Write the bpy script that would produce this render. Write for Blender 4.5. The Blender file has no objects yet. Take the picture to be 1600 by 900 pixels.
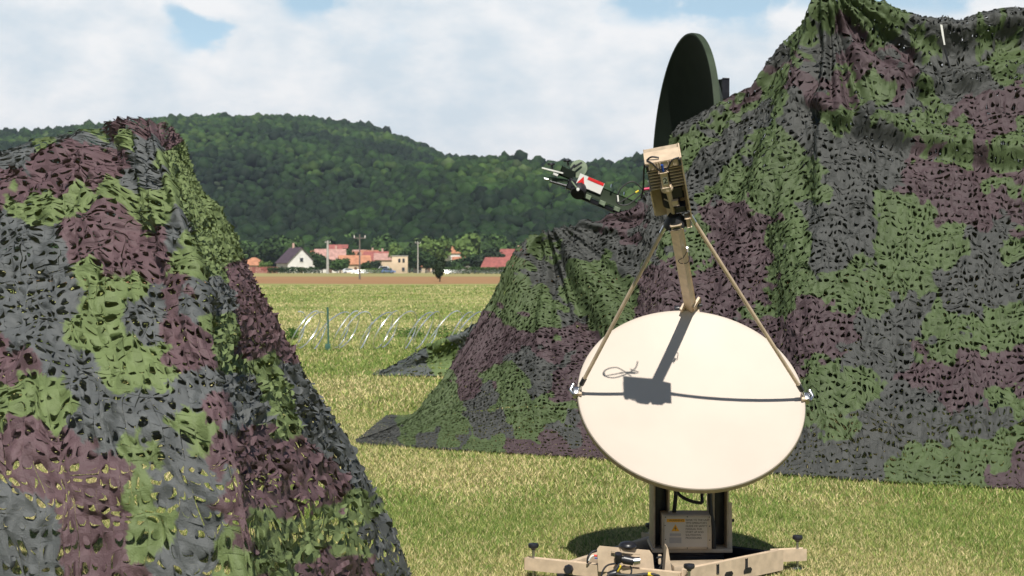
import bpy, bmesh, math, random
import numpy as np
from mathutils import Vector, Matrix
random.seed(7); rng = np.random.default_rng(11)
R = math.radians
S = bpy.context.scene
col = S.collection

# ------------------------------------------------------------------ camera
FPX, CX, CY, HOR, CAMZ = 2400.0, 800.0, 450.0, 408.0, 1.68
PIT = math.atan((CY - HOR) / FPX)
cd = bpy.data.cameras.new("camera"); cam = bpy.data.objects.new("camera", cd); col.objects.link(cam)
cam.location = (0, 0, CAMZ); cam.rotation_euler = (R(90) - PIT, 0, 0)
cd.sensor_width = 36; cd.lens = 36 * FPX / 1600; cd.clip_start = 0.1; cd.clip_end = 12000
cd.dof.use_dof = True; cd.dof.focus_distance = 8.0; cd.dof.aperture_fstop = 7.5
S.camera = cam

# ------------------------------------------------------------------ light
SUN_EL, SUN_AZ = 52.5, 2.0      # azimuth: degrees to the right of straight behind the camera
S.view_settings.view_transform = 'Standard'; S.view_settings.look = 'None'
S.view_settings.gamma = 1; S.view_settings.exposure = 0.2
S.view_settings.use_curve_mapping = False
sv = Vector((math.sin(R(SUN_AZ)) * math.cos(R(SUN_EL)), -math.cos(R(SUN_AZ)) * math.cos(R(SUN_EL)), math.sin(R(SUN_EL))))
sl = bpy.data.lights.new("sun", 'SUN'); sl.energy = 5.0; sl.angle = R(0.5); sl.color = (1.0, 0.955, 0.88)
so = bpy.data.objects.new("sun", sl); col.objects.link(so); so.location = (0, -20, 40)
so.rotation_euler = sv.to_track_quat('Z', 'Y').to_euler()
w = bpy.data.worlds.new("World"); S.world = w; w.use_nodes = True
nt = w.node_tree; N = nt.nodes; L = nt.links; N.clear()
def nd(t, **k):
    n = N.new(t)
    for a, b in k.items():
        if a.startswith('i_'):
            n.inputs[int(a[2:])].default_value = b
        else: setattr(n, a, b)
    return n
def mth(op, a, b=None, c=None):
    n = N.new('ShaderNodeMath'); n.operation = op
    for i, v in enumerate((a, b, c)):
        if v is None: continue
        if hasattr(v, 'links'): L.new(v, n.inputs[i])
        else: n.inputs[i].default_value = v
    return n.outputs[0]
sky = nd('ShaderNodeTexSky', sky_type='NISHITA', sun_disc=False, sun_elevation=R(SUN_EL), sun_rotation=math.pi - R(SUN_AZ),
         air_density=1.0, dust_density=0.1, ozone_density=1.2)
tc = nd('ShaderNodeTexCoord')
sep = nd('ShaderNodeSeparateXYZ'); L.new(tc.outputs['Generated'], sep.inputs[0])
mp = nd('ShaderNodeMapping'); L.new(tc.outputs['Generated'], mp.inputs[0]); mp.inputs['Scale'].default_value = (3.4, 3.4, 6.0); mp.inputs['Location'].default_value = (0.35, 0.0, 1.6)
n1 = nd('ShaderNodeTexNoise'); L.new(mp.outputs[0], n1.inputs[0]); n1.inputs['Scale'].default_value = 1.6; n1.inputs['Detail'].default_value = 9; n1.inputs['Roughness'].default_value = 0.52; n1.inputs['Distortion'].default_value = 0.25
n2 = nd('ShaderNodeTexNoise'); L.new(mp.outputs[0], n2.inputs[0]); n2.inputs['Scale'].default_value = 4.3; n2.inputs['Detail'].default_value = 8; n2.inputs['Roughness'].default_value = 0.55
# blue openings between the clouds, as directions in the sky
def gap(px, py, sx, sy):
    dx = mth('DIVIDE', mth('SUBTRACT', mth('DIVIDE', sep.outputs[0], mth('MAXIMUM', sep.outputs[1], 0.01)), (px - CX) / FPX), sx / FPX)
    dz = mth('DIVIDE', mth('SUBTRACT', mth('DIVIDE', sep.outputs[2], mth('MAXIMUM', sep.outputs[1], 0.01)), (HOR - py) / FPX), sy / FPX)
    dx = mth('ADD', dx, mth('MULTIPLY', mth('SUBTRACT', n2.outputs[0], 0.5), 5.0)); dz = mth('ADD', dz, mth('MULTIPLY', mth('SUBTRACT', n1.outputs[0], 0.5), 4.0))
    r2 = mth('ADD', mth('MULTIPLY', dx, dx), mth('MULTIPLY', dz, dz))
    return mth('POWER', 2.718, mth('MULTIPLY', r2, -1.0))
g = gap(315, 45, 50, 70)
for a in ((470, 5, 45, 40), (1090, 15, 130, 45), (1420, -10, 200, 40), (1230, -20, 120, 60)):
    g = mth('MAXIMUM', g, gap(*a))
elev = nd('ShaderNodeMapRange'); L.new(sep.outputs[2], elev.inputs[0]); elev.inputs[1].default_value = 0.18; elev.inputs[2].default_value = 0.26; elev.inputs[3].default_value = 0.0; elev.inputs[4].default_value = 0.8
cv = mth('ADD', mth('SUBTRACT', mth('SUBTRACT', n1.outputs[0], mth('MULTIPLY', g, 0.40)), elev.outputs[0]), mth('MULTIPLY', mth('SUBTRACT', n2.outputs[0], 0.5), 0.35))
back_ = nd('ShaderNodeMapRange'); L.new(sep.outputs[1], back_.inputs[0]); back_.inputs[1].default_value = 0.3; back_.inputs[2].default_value = -0.3; back_.inputs[4].default_value = 0.9
cv = mth('SUBTRACT', cv, back_.outputs[0])
cm = nd('ShaderNodeMapRange', interpolation_type='SMOOTHSTEP'); L.new(cv, cm.inputs[0]); cm.inputs[1].default_value = 0.13; cm.inputs[2].default_value = 0.36; cm.inputs[3].default_value = 0.0
cr = nd('ShaderNodeValToRGB'); L.new(n2.outputs[0], cr.inputs[0])
cr.color_ramp.elements[0].position = 0.36; cr.color_ramp.elements[0].color = (0.68, 0.77, 0.84, 1)
cr.color_ramp.elements[1].position = 0.60; cr.color_ramp.elements[1].color = (0.93, 0.94, 0.95, 1)
b1 = nd('ShaderNodeBackground'); L.new(sky.outputs[0], b1.inputs[0]); b1.inputs[1].default_value = 0.055
b2 = nd('ShaderNodeBackground'); L.new(cr.outputs[0], b2.inputs[0]); b2.inputs[1].default_value = 0.90
veil = nd('ShaderNodeMapRange'); L.new(sep.outputs[2], veil.inputs[0]); veil.inputs[1].default_value = 0.14; veil.inputs[2].default_value = 0.30; veil.inputs[3].default_value = 0.9; veil.inputs[4].default_value = 0.0
cmv = mth('MAXIMUM', cm.outputs[0], mth('MULTIPLY', veil.outputs[0], mth('SUBTRACT', 1.0, back_.outputs[0])))
b3 = nd('ShaderNodeBackground'); b3.inputs[0].default_value = (0.50, 0.71, 0.87, 1); b3.inputs[1].default_value = 0.95
mv = nd('ShaderNodeMixShader'); L.new(mth('MULTIPLY', veil.outputs[0], mth('SUBTRACT', 1.0, back_.outputs[0])), mv.inputs[0]); L.new(b1.outputs[0], mv.inputs[1]); L.new(b3.outputs[0], mv.inputs[2])
mx = nd('ShaderNodeMixShader'); L.new(cm.outputs[0], mx.inputs[0]); L.new(mv.outputs[0], mx.inputs[1]); L.new(b2.outputs[0], mx.inputs[2])
wo = nd('ShaderNodeOutputWorld'); L.new(mx.outputs[0], wo.inputs[0])

# ------------------------------------------------------------------ helpers
sp, cp = math.sin(PIT), math.cos(PIT)
def Pn(px, py, d):
    """where the ray through a photo point meets the vertical plane at distance d (numpy)"""
    px = np.asarray(px, float); py = np.asarray(py, float); d = np.asarray(d, float)
    a = (px - CX) / FPX; b = (CY - py) / FPX
    dy = cp + b * sp; dz = -sp + b * cp; t = d / dy
    return np.stack([a * t, d + 0 * a, CAMZ + dz * t], -1)
def P(px, py, d): return Vector(Pn(px, py, d).tolist())
def proj(v):
    x, y, z = v[..., 0], v[..., 1], v[..., 2] - CAMZ
    f = y * cp - z * sp; u = y * sp + z * cp
    return CX + FPX * x / f, CY - FPX * u / f

def hsh(i, j, k=0):
    n = (i.astype(np.int64) * 374761393 + j.astype(np.int64) * 668265263 + k * 1442695041) & 0xffffffff
    n = ((n ^ (n >> 13)) * 1274126177) & 0xffffffff
    n = ((n ^ (n >> 16)) * 2246822519) & 0xffffffff
    return ((n ^ (n >> 15)) & 0xffffff) / float(0xffffff)
def vn(x, y, k=0):
    xi = np.floor(x); yi = np.floor(y); fx = x - xi; fy = y - yi
    fx = fx * fx * (3 - 2 * fx); fy = fy * fy * (3 - 2 * fy)
    a = hsh(xi, yi, k); b = hsh(xi + 1, yi, k); c = hsh(xi, yi + 1, k); d = hsh(xi + 1, yi + 1, k)
    return (a * (1 - fx) + b * fx) * (1 - fy) + (c * (1 - fx) + d * fx) * fy
def fbm(x, y, k=0, o=4):
    s = 0; a = 0.5; t = 0
    for i in range(o):
        s = s + a * vn(x, y, k + i * 17); t += a; a *= 0.5; x = x * 2.03 + 5.1; y = y * 2.03 + 3.7
    return s / t

def tag(o, label=None, cat=None, group=None, kind=None):
    if label: o['label'] = label
    if cat: o['category'] = cat
    if group: o['group'] = group
    if kind: o['kind'] = kind
    return o
def empty(name, loc=(0, 0, 0)):
    o = bpy.data.objects.new(name, None); col.objects.link(o); o.location = loc; o.empty_display_size = 0.2
    return o
def link(name, me, mat, parent=None):
    o = bpy.data.objects.new(name, me)
    if mat: me.materials.append(mat)
    col.objects.link(o)
    if parent:
        o.parent = parent
        p = parent; off = Vector((0, 0, 0))
        while p: off += p.location; p = p.parent
        o.location = -off          # meshes are modelled in world coordinates
    return o
def from_np(name, V, F, mat, parent=None, colors=None, smooth=False):
    V = np.ascontiguousarray(V, np.float32).reshape(-1, 3); F = np.ascontiguousarray(F, np.int32)
    me = bpy.data.meshes.new(name); nf, k = F.shape
    me.vertices.add(len(V)); me.vertices.foreach_set('co', V.ravel())
    me.loops.add(nf * k); me.loops.foreach_set('vertex_index', F.ravel())
    me.polygons.add(nf); me.polygons.foreach_set('loop_start', np.arange(0, nf * k, k, dtype=np.int32))
    me.update(calc_edges=True)
    if colors is not None:
        at = me.color_attributes.new('tint', 'FLOAT_COLOR', 'POINT')
        c = np.ones((len(V), 4), np.float32); c[:, :3] = colors.reshape(-1, 3); at.data.foreach_set('color', c.ravel())
    if smooth: me.polygons.foreach_set('use_smooth', np.ones(nf, bool))
    return link(name, me, mat, parent)

class MB:
    """collects shapes into one mesh"""
    def __init__(s): s.bm = bmesh.new()
    def box(s, c, ax, ay, az, dx, dy, dz, bev=0.0):
        ax, ay, az = Vector(ax).normalized(), Vector(ay).normalized(), Vector(az).normalized(); c = Vector(c)
        t = bmesh.new(); bmesh.ops.create_cube(t, size=1)
        for v in t.verts: v.co = c + ax * v.co.x * dx + ay * v.co.y * dy + az * v.co.z * dz
        if bev: bmesh.ops.bevel(t, geom=t.edges[:], offset=bev, segments=2, affect='EDGES', profile=0.5)
        s._add(t); return s
    def _add(s, t):
        bmesh.ops.recalc_face_normals(t, faces=t.faces)
        me = bpy.data.meshes.new('tmp'); t.to_mesh(me); t.free(); s.bm.from_mesh(me); bpy.data.meshes.remove(me)
    def bar(s, a, b, wdt, hgt, up=(0, 0, 1), bev=0.0):
        a, b = Vector(a), Vector(b); z = (b - a); ln = z.length; z.normalize()
        x = z.cross(Vector(up)).normalized(); y = x.cross(z).normalized()
        return s.box((a + b) / 2, x, y, z, wdt, hgt, ln, bev)
    def tube(s, pts, r, seg=10, caps=True):
        pts = [Vector(p) for p in pts]; rs = r if isinstance(r, (list, tuple)) else [r] * len(pts)
        t = bmesh.new(); rings = []; prev = None
        for i, p in enumerate(pts):
            d = (pts[min(i + 1, len(pts) - 1)] - pts[max(i - 1, 0)]).normalized()
            if prev is None: x = d.orthogonal().normalized()
            else: x = (prev - d * prev.dot(d)); x = x.normalized() if x.length > 1e-6 else d.orthogonal().normalized()
            prev = x; y = d.cross(x)
            rings.append([t.verts.new(p + (x * math.cos(2 * math.pi * k / seg) + y * math.sin(2 * math.pi * k / seg)) * rs[i]) for k in range(seg)])
        for a, b in zip(rings, rings[1:]):
            for k in range(seg): t.faces.new((a[k], a[(k + 1) % seg], b[(k + 1) % seg], b[k]))
        if caps: t.faces.new(rings[0][::-1]); t.faces.new(rings[-1])
        for f in t.faces: f.smooth = len(f.verts) == 4
        s._add(t); return s
    def lathe(s, c, axis, prof, seg=48, sx=1.0, xd=None):
        c = Vector(c); n = Vector(axis).normalized(); x = (Vector(xd) if xd else n.orthogonal()); x = (x - n * x.dot(n)).normalized(); y = n.cross(x)
        t = bmesh.new(); rings = []
        for r, h in prof:
            if r < 1e-6: rings.append([t.verts.new(c + n * h)])
            else: rings.append([t.verts.new(c + n * h + (x * math.cos(2 * math.pi * k / seg) * sx + y * math.sin(2 * math.pi * k / seg)) * r) for k in range(seg)])
        for a, b in zip(rings, rings[1:]):
            for k in range(seg):
                q = (k + 1) % seg
                if len(a) == 1 and len(b) == 1: continue
                if len(a) == 1: t.faces.new((a[0], b[k], b[q]))
                elif len(b) == 1: t.faces.new((a[k], b[0], a[q]))
                else: t.faces.new((a[k], b[k], b[q], a[q]))
        for f in t.faces: f.smooth = True
        s._add(t); return s
    def poly(s, pts, nrm, th):
        nrm = Vector(nrm).normalized(); t = bmesh.new()
        a = [t.verts.new(Vector(p)) for p in pts]; b = [t.verts.new(Vector(p) + nrm * th) for p in pts]
        t.faces.new(a[::-1]); t.faces.new(b)
        for k in range(len(a)): q = (k + 1) % len(a); t.faces.new((a[k], a[q], b[q], b[k]))
        s._add(t); return s
    def build(s, name, mat, parent=None):
        me = bpy.data.meshes.new(name); s.bm.to_mesh(me); s.bm.free()
        if hasattr(me, 'set_sharp_from_angle'): me.set_sharp_from_angle(angle=R(38))
        return link(name, me, mat, parent)

def text(name, body, c, xd, yd, size, mat, parent, th=0.0006, align='LEFT', bold=0.0):
    cu = bpy.data.curves.new(name, 'FONT'); cu.body = body; cu.size = size; cu.extrude = th; cu.align_x = align; cu.align_y = 'CENTER'; cu.offset = bold
    to = bpy.data.objects.new(name, cu); col.objects.link(to)
    dg = bpy.context.evaluated_depsgraph_get(); me = bpy.data.meshes.new_from_object(to.evaluated_get(dg))
    bpy.data.objects.remove(to)
    x = Vector(xd).normalized(); y = Vector(yd).normalized(); z = x.cross(y)
    M = Matrix(((x.x, y.x, z.x, c[0]), (x.y, y.y, z.y, c[1]), (x.z, y.z, z.z, c[2]), (0, 0, 0, 1)))
    me.transform(M); me.name = name; me.materials.clear()
    return link(name, me, mat, parent)

# ------------------------------------------------------------------ materials
def mat(name, c, rough=0.6, metal=0.0, var=0.12, scale=8.0, bump=0.0, bscale=60.0, spec=0.5, c2=None):
    m = bpy.data.materials.new(name); m.use_nodes = True; t = m.node_tree; b = t.nodes['Principled BSDF']
    b.inputs['Roughness'].default_value = rough; b.inputs['Metallic'].default_value = metal; b.inputs['Specular IOR Level'].default_value = spec
    co = t.nodes.new('ShaderNodeTexCoord'); n = t.nodes.new('ShaderNodeTexNoise'); t.links.new(co.outputs['Object'], n.inputs[0])
    n.inputs['Scale'].default_value = scale; n.inputs['Detail'].default_value = 6
    r = t.nodes.new('ShaderNodeValToRGB'); t.links.new(n.outputs[0], r.inputs[0])
    c2 = c2 or tuple(min(1, v * (1 + var)) for v in c)
    r.color_ramp.elements[0].position = 0.35; r.color_ramp.elements[0].color = (*[v * (1 - var) for v in c], 1)
    r.color_ramp.elements[1].position = 0.65; r.color_ramp.elements[1].color = (*c2, 1)
    t.links.new(r.outputs[0], b.inputs['Base Color'])
    if bump:
        n3 = t.nodes.new('ShaderNodeTexNoise'); t.links.new(co.outputs['Object'], n3.inputs[0]); n3.inputs['Scale'].default_value = bscale; n3.inputs['Detail'].default_value = 4
        bp = t.nodes.new('ShaderNodeBump'); bp.inputs['Strength'].default_value = bump; bp.inputs['Distance'].default_value = 0.01
        t.links.new(n3.outputs[0], bp.inputs['Height']); t.links.new(bp.outputs[0], b.inputs['Normal'])
    return m
def tint_mat(name, rough=0.8, trans=0.0, spec=0.2, bump=0.0, bscale=120):
    m = bpy.data.materials.new(name); m.use_nodes = True; t = m.node_tree; b = t.nodes['Principled BSDF']
    b.inputs['Roughness'].default_value = rough; b.inputs['Specular IOR Level'].default_value = spec
    a = t.nodes.new('ShaderNodeAttribute'); a.attribute_name = 'tint'; t.links.new(a.outputs['Color'], b.inputs['Base Color'])
    if trans:
        tr = t.nodes.new('ShaderNodeBsdfTranslucent'); t.links.new(a.outputs['Color'], tr.inputs[0])
        ms = t.nodes.new('ShaderNodeMixShader'); ms.inputs[0].default_value = trans
        t.links.new(b.outputs[0], ms.inputs[1]); t.links.new(tr.outputs[0], ms.inputs[2]); t.links.new(ms.outputs[0], t.nodes['Material Output'].inputs[0])
    if bump:
        co = t.nodes.new('ShaderNodeTexCoord'); n3 = t.nodes.new('ShaderNodeTexNoise'); t.links.new(co.outputs['Object'], n3.inputs[0]); n3.inputs['Scale'].default_value = bscale
        bp = t.nodes.new('ShaderNodeBump'); bp.inputs['Strength'].default_value = bump; bp.inputs['Distance'].default_value = 0.01
        t.links.new(n3.outputs[0], bp.inputs['Height']); t.links.new(bp.outputs[0], b.inputs['Normal'])
    return m
M = {}
M['tan'] = mat('tan_paint', (0.54, 0.42, 0.295), 0.5, var=0.12, scale=18, bump=0.05, bscale=300)
M['dish_tan'] = mat('pale_tan_reflector', (0.55, 0.475, 0.40), 0.55, var=0.03, scale=3, bump=0.03, bscale=200)
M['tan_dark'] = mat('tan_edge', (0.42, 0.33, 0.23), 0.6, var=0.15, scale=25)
M['black'] = mat('black_plastic', (0.018, 0.018, 0.022), 0.35, var=0.3, scale=20)
M['rubber'] = mat('black_rubber', (0.014, 0.014, 0.016), 0.55, var=0.2)
M['steel'] = mat('steel', (0.55, 0.56, 0.58), 0.28, 1.0, var=0.1)
M['zinc'] = mat('zinc', (0.85, 0.86, 0.86), 0.28, 0.85, var=0.15)
M['yellow'] = mat('yellow_band', (0.72, 0.55, 0.03), 0.5, var=0.05)
M['red'] = mat('red_plastic', (0.65, 0.02, 0.02), 0.5, var=0.1)
M['pink'] = mat('pink_plastic', (0.6, 0.04, 0.12), 0.5, var=0.1)
M['blue'] = mat('blue_plastic', (0.02, 0.06, 0.28), 0.4, var=0.1)
M['greenled'] = mat('green_cap', (0.02, 0.22, 0.08), 0.4, var=0.1)
M['label'] = mat('white_label', (0.72, 0.71, 0.66), 0.5, var=0.03)
M['cream_label'] = mat('cream_label', (0.55, 0.47, 0.38), 0.5, var=0.03)
M['grey_label'] = mat('grey_label', (0.36, 0.32, 0.29), 0.5, var=0.03)
M['orange'] = mat('orange_label', (0.72, 0.34, 0.01), 0.5, var=0.05)
M['ink'] = mat('ink', (0.02, 0.02, 0.02), 0.6, var=0.1)
M['olive'] = mat('olive_paint', (0.011, 0.016, 0.011), 0.8, spec=.1, var=0.12, scale=5, bump=0.05)
M['olive_light'] = mat('olive_rim', (0.040, 0.055, 0.034), 0.7, spec=.2, var=0.15, scale=5)
M['olive_pale'] = mat('olive_plate', (0.16, 0.20, 0.13), 0.6, var=0.3, scale=14)
M['postgreen'] = mat('green_post', (0.05, 0.12, 0.09), 0.5, var=0.2)

# ------------------------------------------------------------------ ground
def gz(y): return -0.005 * np.clip(y - 60, 0, 460)
def lush(x, y):
    n = fbm(x / 1.7 + 3, y / 2.6, 5, 5); m = fbm(x / 7 + 1, y / 9, 9, 3)
    return np.clip((n * 0.65 + m * 0.35 - 0.36) * 4.6, 0, 1)
gm = bpy.data.materials.new('field'); gm.use_nodes = True; t = gm.node_tree; gb = t.nodes['Principled BSDF']; gb.inputs['Roughness'].default_value = 0.95; gb.inputs['Specular IOR Level'].default_value = 0.1
def gn(tp): return t.nodes.new(tp)
geo = gn('ShaderNodeNewGeometry'); sx = gn('ShaderNodeSeparateXYZ'); t.links.new(geo.outputs['Position'], sx.inputs[0])
def noise(scale, sc=(1, 1, 1), det=6, rough=0.6, dis=0.0):
    m_ = gn('ShaderNodeMapping'); t.links.new(geo.outputs['Position'], m_.inputs[0]); m_.inputs['Scale'].default_value = sc
    n_ = gn('ShaderNodeTexNoise'); t.links.new(m_.outputs[0], n_.inputs[0]); n_.inputs['Scale'].default_value = scale; n_.inputs['Detail'].default_value = det; n_.inputs['Roughness'].default_value = rough; n_.inputs['Distortion'].default_value = dis
    return n_.outputs[0]
def ramp(f, stops):
    r_ = gn('ShaderNodeValToRGB'); t.links.new(f, r_.inputs[0]); e = r_.color_ramp.elements
    while len(e) < len(stops): e.new(0.5)
    for q, (p_, c_) in zip(e, stops): q.position = p_; q.color = (*c_, 1)
    return r_.outputs[0]
def mixc(f, a, b):
    m_ = gn('ShaderNodeMix'); m_.data_type = 'RGBA'
    if hasattr(f, 'links'): t.links.new(f, m_.inputs[0])
    else: m_.inputs[0].default_value = f
    t.links.new(a, m_.inputs[6]); t.links.new(b, m_.inputs[7]); return m_.outputs[2]
near = ramp(noise(0.5, (1, .6, 1), 8, .7), [(0.36, (0.10, 0.15, 0.035)), (0.5, (0.20, 0.20, 0.065)), (0.64, (0.34, 0.28, 0.13))])
fine = ramp(noise(28, (1, 1, 1), 4, .8), [(0.3, (0.06, 0.09, 0.02)), (0.5, (0.20, 0.21, 0.07)), (0.72, (0.42, 0.36, 0.19))])
meadow = ramp(noise(0.16, (.35, 1, 1), 9, .7), [(0.33, (0.20, 0.235, 0.07)), (0.52, (0.29, 0.30, 0.11)), (0.68, (0.38, 0.34, 0.15))])
plough = ramp(noise(0.06, (.3, 1, 1), 8, .7), [(0.35, (0.30, 0.165, 0.085)), (0.65, (0.37, 0.23, 0.11))])
stub = ramp(noise(0.05, (.3, 1, 1), 8, .7), [(0.35, (0.27, 0.26, 0.10)), (0.65, (0.38, 0.32, 0.15))])
def mr(a, b, src):
    m_ = gn('ShaderNodeMapRange'); t.links.new(src, m_.inputs[0]); m_.inputs[1].default_value = a; m_.inputs[2].default_value = b; return m_.outputs[0]
wob = gn('ShaderNodeMath'); wob.operation = 'MULTIPLY_ADD'; t.links.new(noise(0.012, (1, 1, 1), 5, .7), wob.inputs[0]); wob.inputs[1].default_value = 30; wob.inputs[2].default_value = -15
yy = gn('ShaderNodeMath'); yy.operation = 'ADD'; t.links.new(sx.outputs[1], yy.inputs[0]); t.links.new(wob.outputs[0], yy.inputs[1])
c = mixc(0.45, near, fine)
c = mixc(mr(18, 45, sx.outputs[1]), c, meadow)
c = mixc(mr(139, 146, yy.outputs[0]), c, plough)
c = mixc(mr(262, 285, yy.outputs[0]), c, stub)
t.links.new(c, gb.inputs['Base Color'])
bp = gn('ShaderNodeBump'); bp.inputs['Strength'].default_value = 0.7; bp.inputs['Distance'].default_value = 0.05
t.links.new(noise(18, (1, 1, 1), 6, .8), bp.inputs['Height']); t.links.new(bp.outputs[0], gb.inputs['Normal'])
ys = np.concatenate([[-3000, -600], np.linspace(-60, 60, 7), np.linspace(80, 520, 23), [700, 1000, 2000, 4500]]); xs = np.concatenate([[-3500, -1500], np.linspace(-700, 700, 29), [1500, 3500]])
X, Y = np.meshgrid(xs, ys); V = np.stack([X, Y, gz(Y)], -1)
ni, nj = X.shape; idx = np.arange(ni * nj).reshape(ni, nj)
tag(from_np('ground', V, np.stack([idx[:-1, :-1], idx[:-1, 1:], idx[1:, 1:], idx[1:, :-1]], -1).reshape(-1, 4), gm, smooth=True), kind='structure')

# grass blades: short dry turf in the near and middle field
def blades(n, y0, y1, wide, hgt):
    u = rng.random(n); y = np.sqrt(y0 * y0 + u * (y1 * y1 - y0 * y0)); half = y * 0.36 + 0.5
    x = (rng.random(n) * 2 - 1) * half
    lu = lush(x, y); k2 = fbm(x / 0.22, y / 0.22, 31, 2)
    keep = rng.random(n) < 0.55 + 0.45 * k2 * 1.3
    x, y, lu, k2 = x[keep], y[keep], lu[keep], k2[keep]; n = len(x)
    h = hgt * (0.5 + rng.random(n)) * (0.75 + 0.6 * k2) * (0.8 + .35 * lu); a = rng.random(n) * 6.283; lean = h * (0.25 + 1.0 * rng.random(n))
    b = rng.random(n) * 6.283; wd = wide * (0.6 + 0.8 * rng.random(n))
    base = np.stack([x, y, gz(y) - 0.003], -1)
    s = np.stack([np.cos(a), np.sin(a), 0 * a], -1) * wd[:, None] / 2
    tip = base + np.stack([np.cos(b) * lean, np.sin(b) * lean, h], -1)
    V = np.stack([base - s, base + s, tip], 1)
    green = np.array([0.175, 0.27, 0.055]); straw = np.array([0.78, 0.66, 0.34]); mid = np.array([0.42, 0.45, 0.135])
    r = rng.random(n); q = r < (0.12 + 0.52 * (1 - lu)); r2 = rng.random(n)[:, None]
    cc = np.where(q[:, None], straw * (0.65 + .5 * r2), np.where((rng.random(n) < .45 + .3 * lu)[:, None], green, mid) * (0.7 + 0.6 * r2))
    cc = np.repeat(cc[:, None, :], 3, 1)
    return V, cc
VV, CC = [], []
for a in ((400000, 6.4, 10.5, .0048, .022), (300000, 10.5, 17, .008, .030), (190000, 17, 32, .016, .042), (90000, 30, 52, .028, .045), (60000, 48, 85, .045, .045), (60000, 80, 128, .08, .04)):
    v, c_ = blades(*a); VV.append(v); CC.append(c_)
VV = np.concatenate(VV); CC = np.concatenate(CC)
tag(from_np('grass', VV, np.arange(len(VV) * 3).reshape(-1, 3), tint_mat('grass_blade', 0.7, 0.25, 0.3), colors=CC), kind='stuff',
    label='short mown grass, green with straw-coloured patches', cat='grass')

# ------------------------------------------------------------------ hill and forest
def ridge(px):
    return np.interp(px, [-900, -300, 0, 80, 140, 240, 330, 440, 500, 560, 620, 660, 700, 760, 900, 1100, 1500],
                     [235, 212, 205, 201, 196, 189, 184, 182, 186, 195, 210, 226, 245, 262, 290, 310, 330])
def hillz(x, y):
    pxa = CX + FPX * x / y
    zA = CAMZ + (HOR - ridge(pxa)) * 1350 / FPX
    tA = np.clip((y - 640) / 700, 0, 1); fA = tA ** 1.15 * (1.6 - 0.6 * tA)
    fA = np.where(y > 1340, 1 - 0.5 * np.clip((y - 1340) / 500, 0, 1) ** 1.3, np.clip(fA, 0, 1))
    A = (zA - 6) * fA - 3
    rb = np.interp(pxa, [-400, 300, 450, 560, 640, 700, 800, 900, 960, 1100, 1400, 2000], [425, 400, 350, 300, 262, 246, 245, 250, 254, 250, 256, 262])
    zB = CAMZ + (HOR - rb) * 980 / FPX
    tB = np.clip((y - 560) / 400, 0, 1); fB = np.sin(tB * math.pi / 2) ** 1.2
    fB = np.where(y > 980, 1 - 0.9 * np.clip((y - 980) / 350, 0, 1), fB)
    B = (zB - 6) * fB - 3
    n = (fbm(x / 130 + 7, y / 170, 3, 4) - 0.5) * 34
    base = np.maximum(A, B)
    return base + n * np.clip(base / 40, 0, 1) * 0.8 * np.clip((1340 - y) / 200, 0.12, 1)
xs = np.linspace(-1300, 1500, 180); ys = np.linspace(545, 1850, 110); X, Y = np.meshgrid(xs, ys)
V = np.stack([X, Y, hillz(X, Y)], -1); ni, nj = X.shape; idx = np.arange(ni * nj).reshape(ni, nj)
tag(from_np('hill', V, np.stack([idx[:-1, :-1], idx[:-1, 1:], idx[1:, 1:], idx[1:, :-1]], -1).reshape(-1, 4), mat('hill_floor', (0.03, 0.05, 0.018), .95, scale=.05, var=.3), smooth=True), kind='structure')

def ico(sub):
    b = bmesh.new(); bmesh.ops.create_icosphere(b, subdivisions=sub, radius=1); b.verts.ensure_lookup_table()
    v = np.array([list(x.co) for x in b.verts]); f = np.array([[q.index for q in x.verts] for x in b.faces]); b.free(); return v, f
iv, ifc = ico(3)
IV2, IF2 = ico(2)
def crown_variant(k, src=None):
    r = np.random.default_rng(100 + k); v = (iv if src is None else src).copy()
    c = r.normal(size=(16, 3)); c /= np.linalg.norm(c, axis=1)[:, None]; c[:, 2] = np.abs(c[:, 2]) * .9 - .1
    d = v @ c.T; bmp = np.max(np.where(d > .55, (d - .55) / .45, 0) * r.uniform(.5, 1, 16), axis=1)
    rad = 0.66 + 0.42 * np.sqrt(bmp) + r.normal(size=len(v)) * (0.055 if src is None else .13)
    v = v * rad[:, None]; v[:, 2] *= r.uniform(.85, 1.2); return v
variants = [crown_variant(k) for k in range(8)]
n = 150000; fv = [crown_variant(k, IV2) for k in range(8)]
y = 590 + 830 * rng.random(n) ** 1.0; x = (rng.random(n) * 2 - 1) * (y * 0.40) + 0
z = hillz(x, y); pxx = CX + FPX * x / y
# thin out on a jittered grid so crowns stand side by side
cell = {}
ks = []
for i in range(n):
    s_ = 4.4 if y[i] < 900 else 4.8
    key = (int(x[i] // s_), int(y[i] // s_))
    if key not in cell: cell[key] = 1; ks.append(i)
ks = np.array(ks); ks = ks[(z[ks] > -1) & (pxx[ks] < 1180)]
x, y, z = x[ks], y[ks], z[ks]; m = len(x)
vid = rng.integers(0, 8, m); VV = np.empty((m, len(IV2), 3), np.float32)
sz = rng.uniform(1.7, 4.1, m) * np.where(rng.random(m) < .12, 1.25, 1); ang = rng.random(m) * 6.283
for k in range(8):
    q = vid == k; ca, sa = np.cos(ang[q])[:, None], np.sin(ang[q])[:, None]; b = fv[k][None]
    hs = rng.uniform(.8, 1.3, q.sum())[:, None]
    VV[q] = np.stack([(b[..., 0] * ca - b[..., 1] * sa) * sz[q][:, None] + x[q][:, None], (b[..., 0] * sa + b[..., 1] * ca) * sz[q][:, None] + y[q][:, None],
                      b[..., 2] * sz[q][:, None] * hs + z[q][:, None] + sz[q][:, None] * 1.25], -1)
zone = fbm(x / 110, y / 110, 41, 3); rr = rng.random(m)
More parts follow.
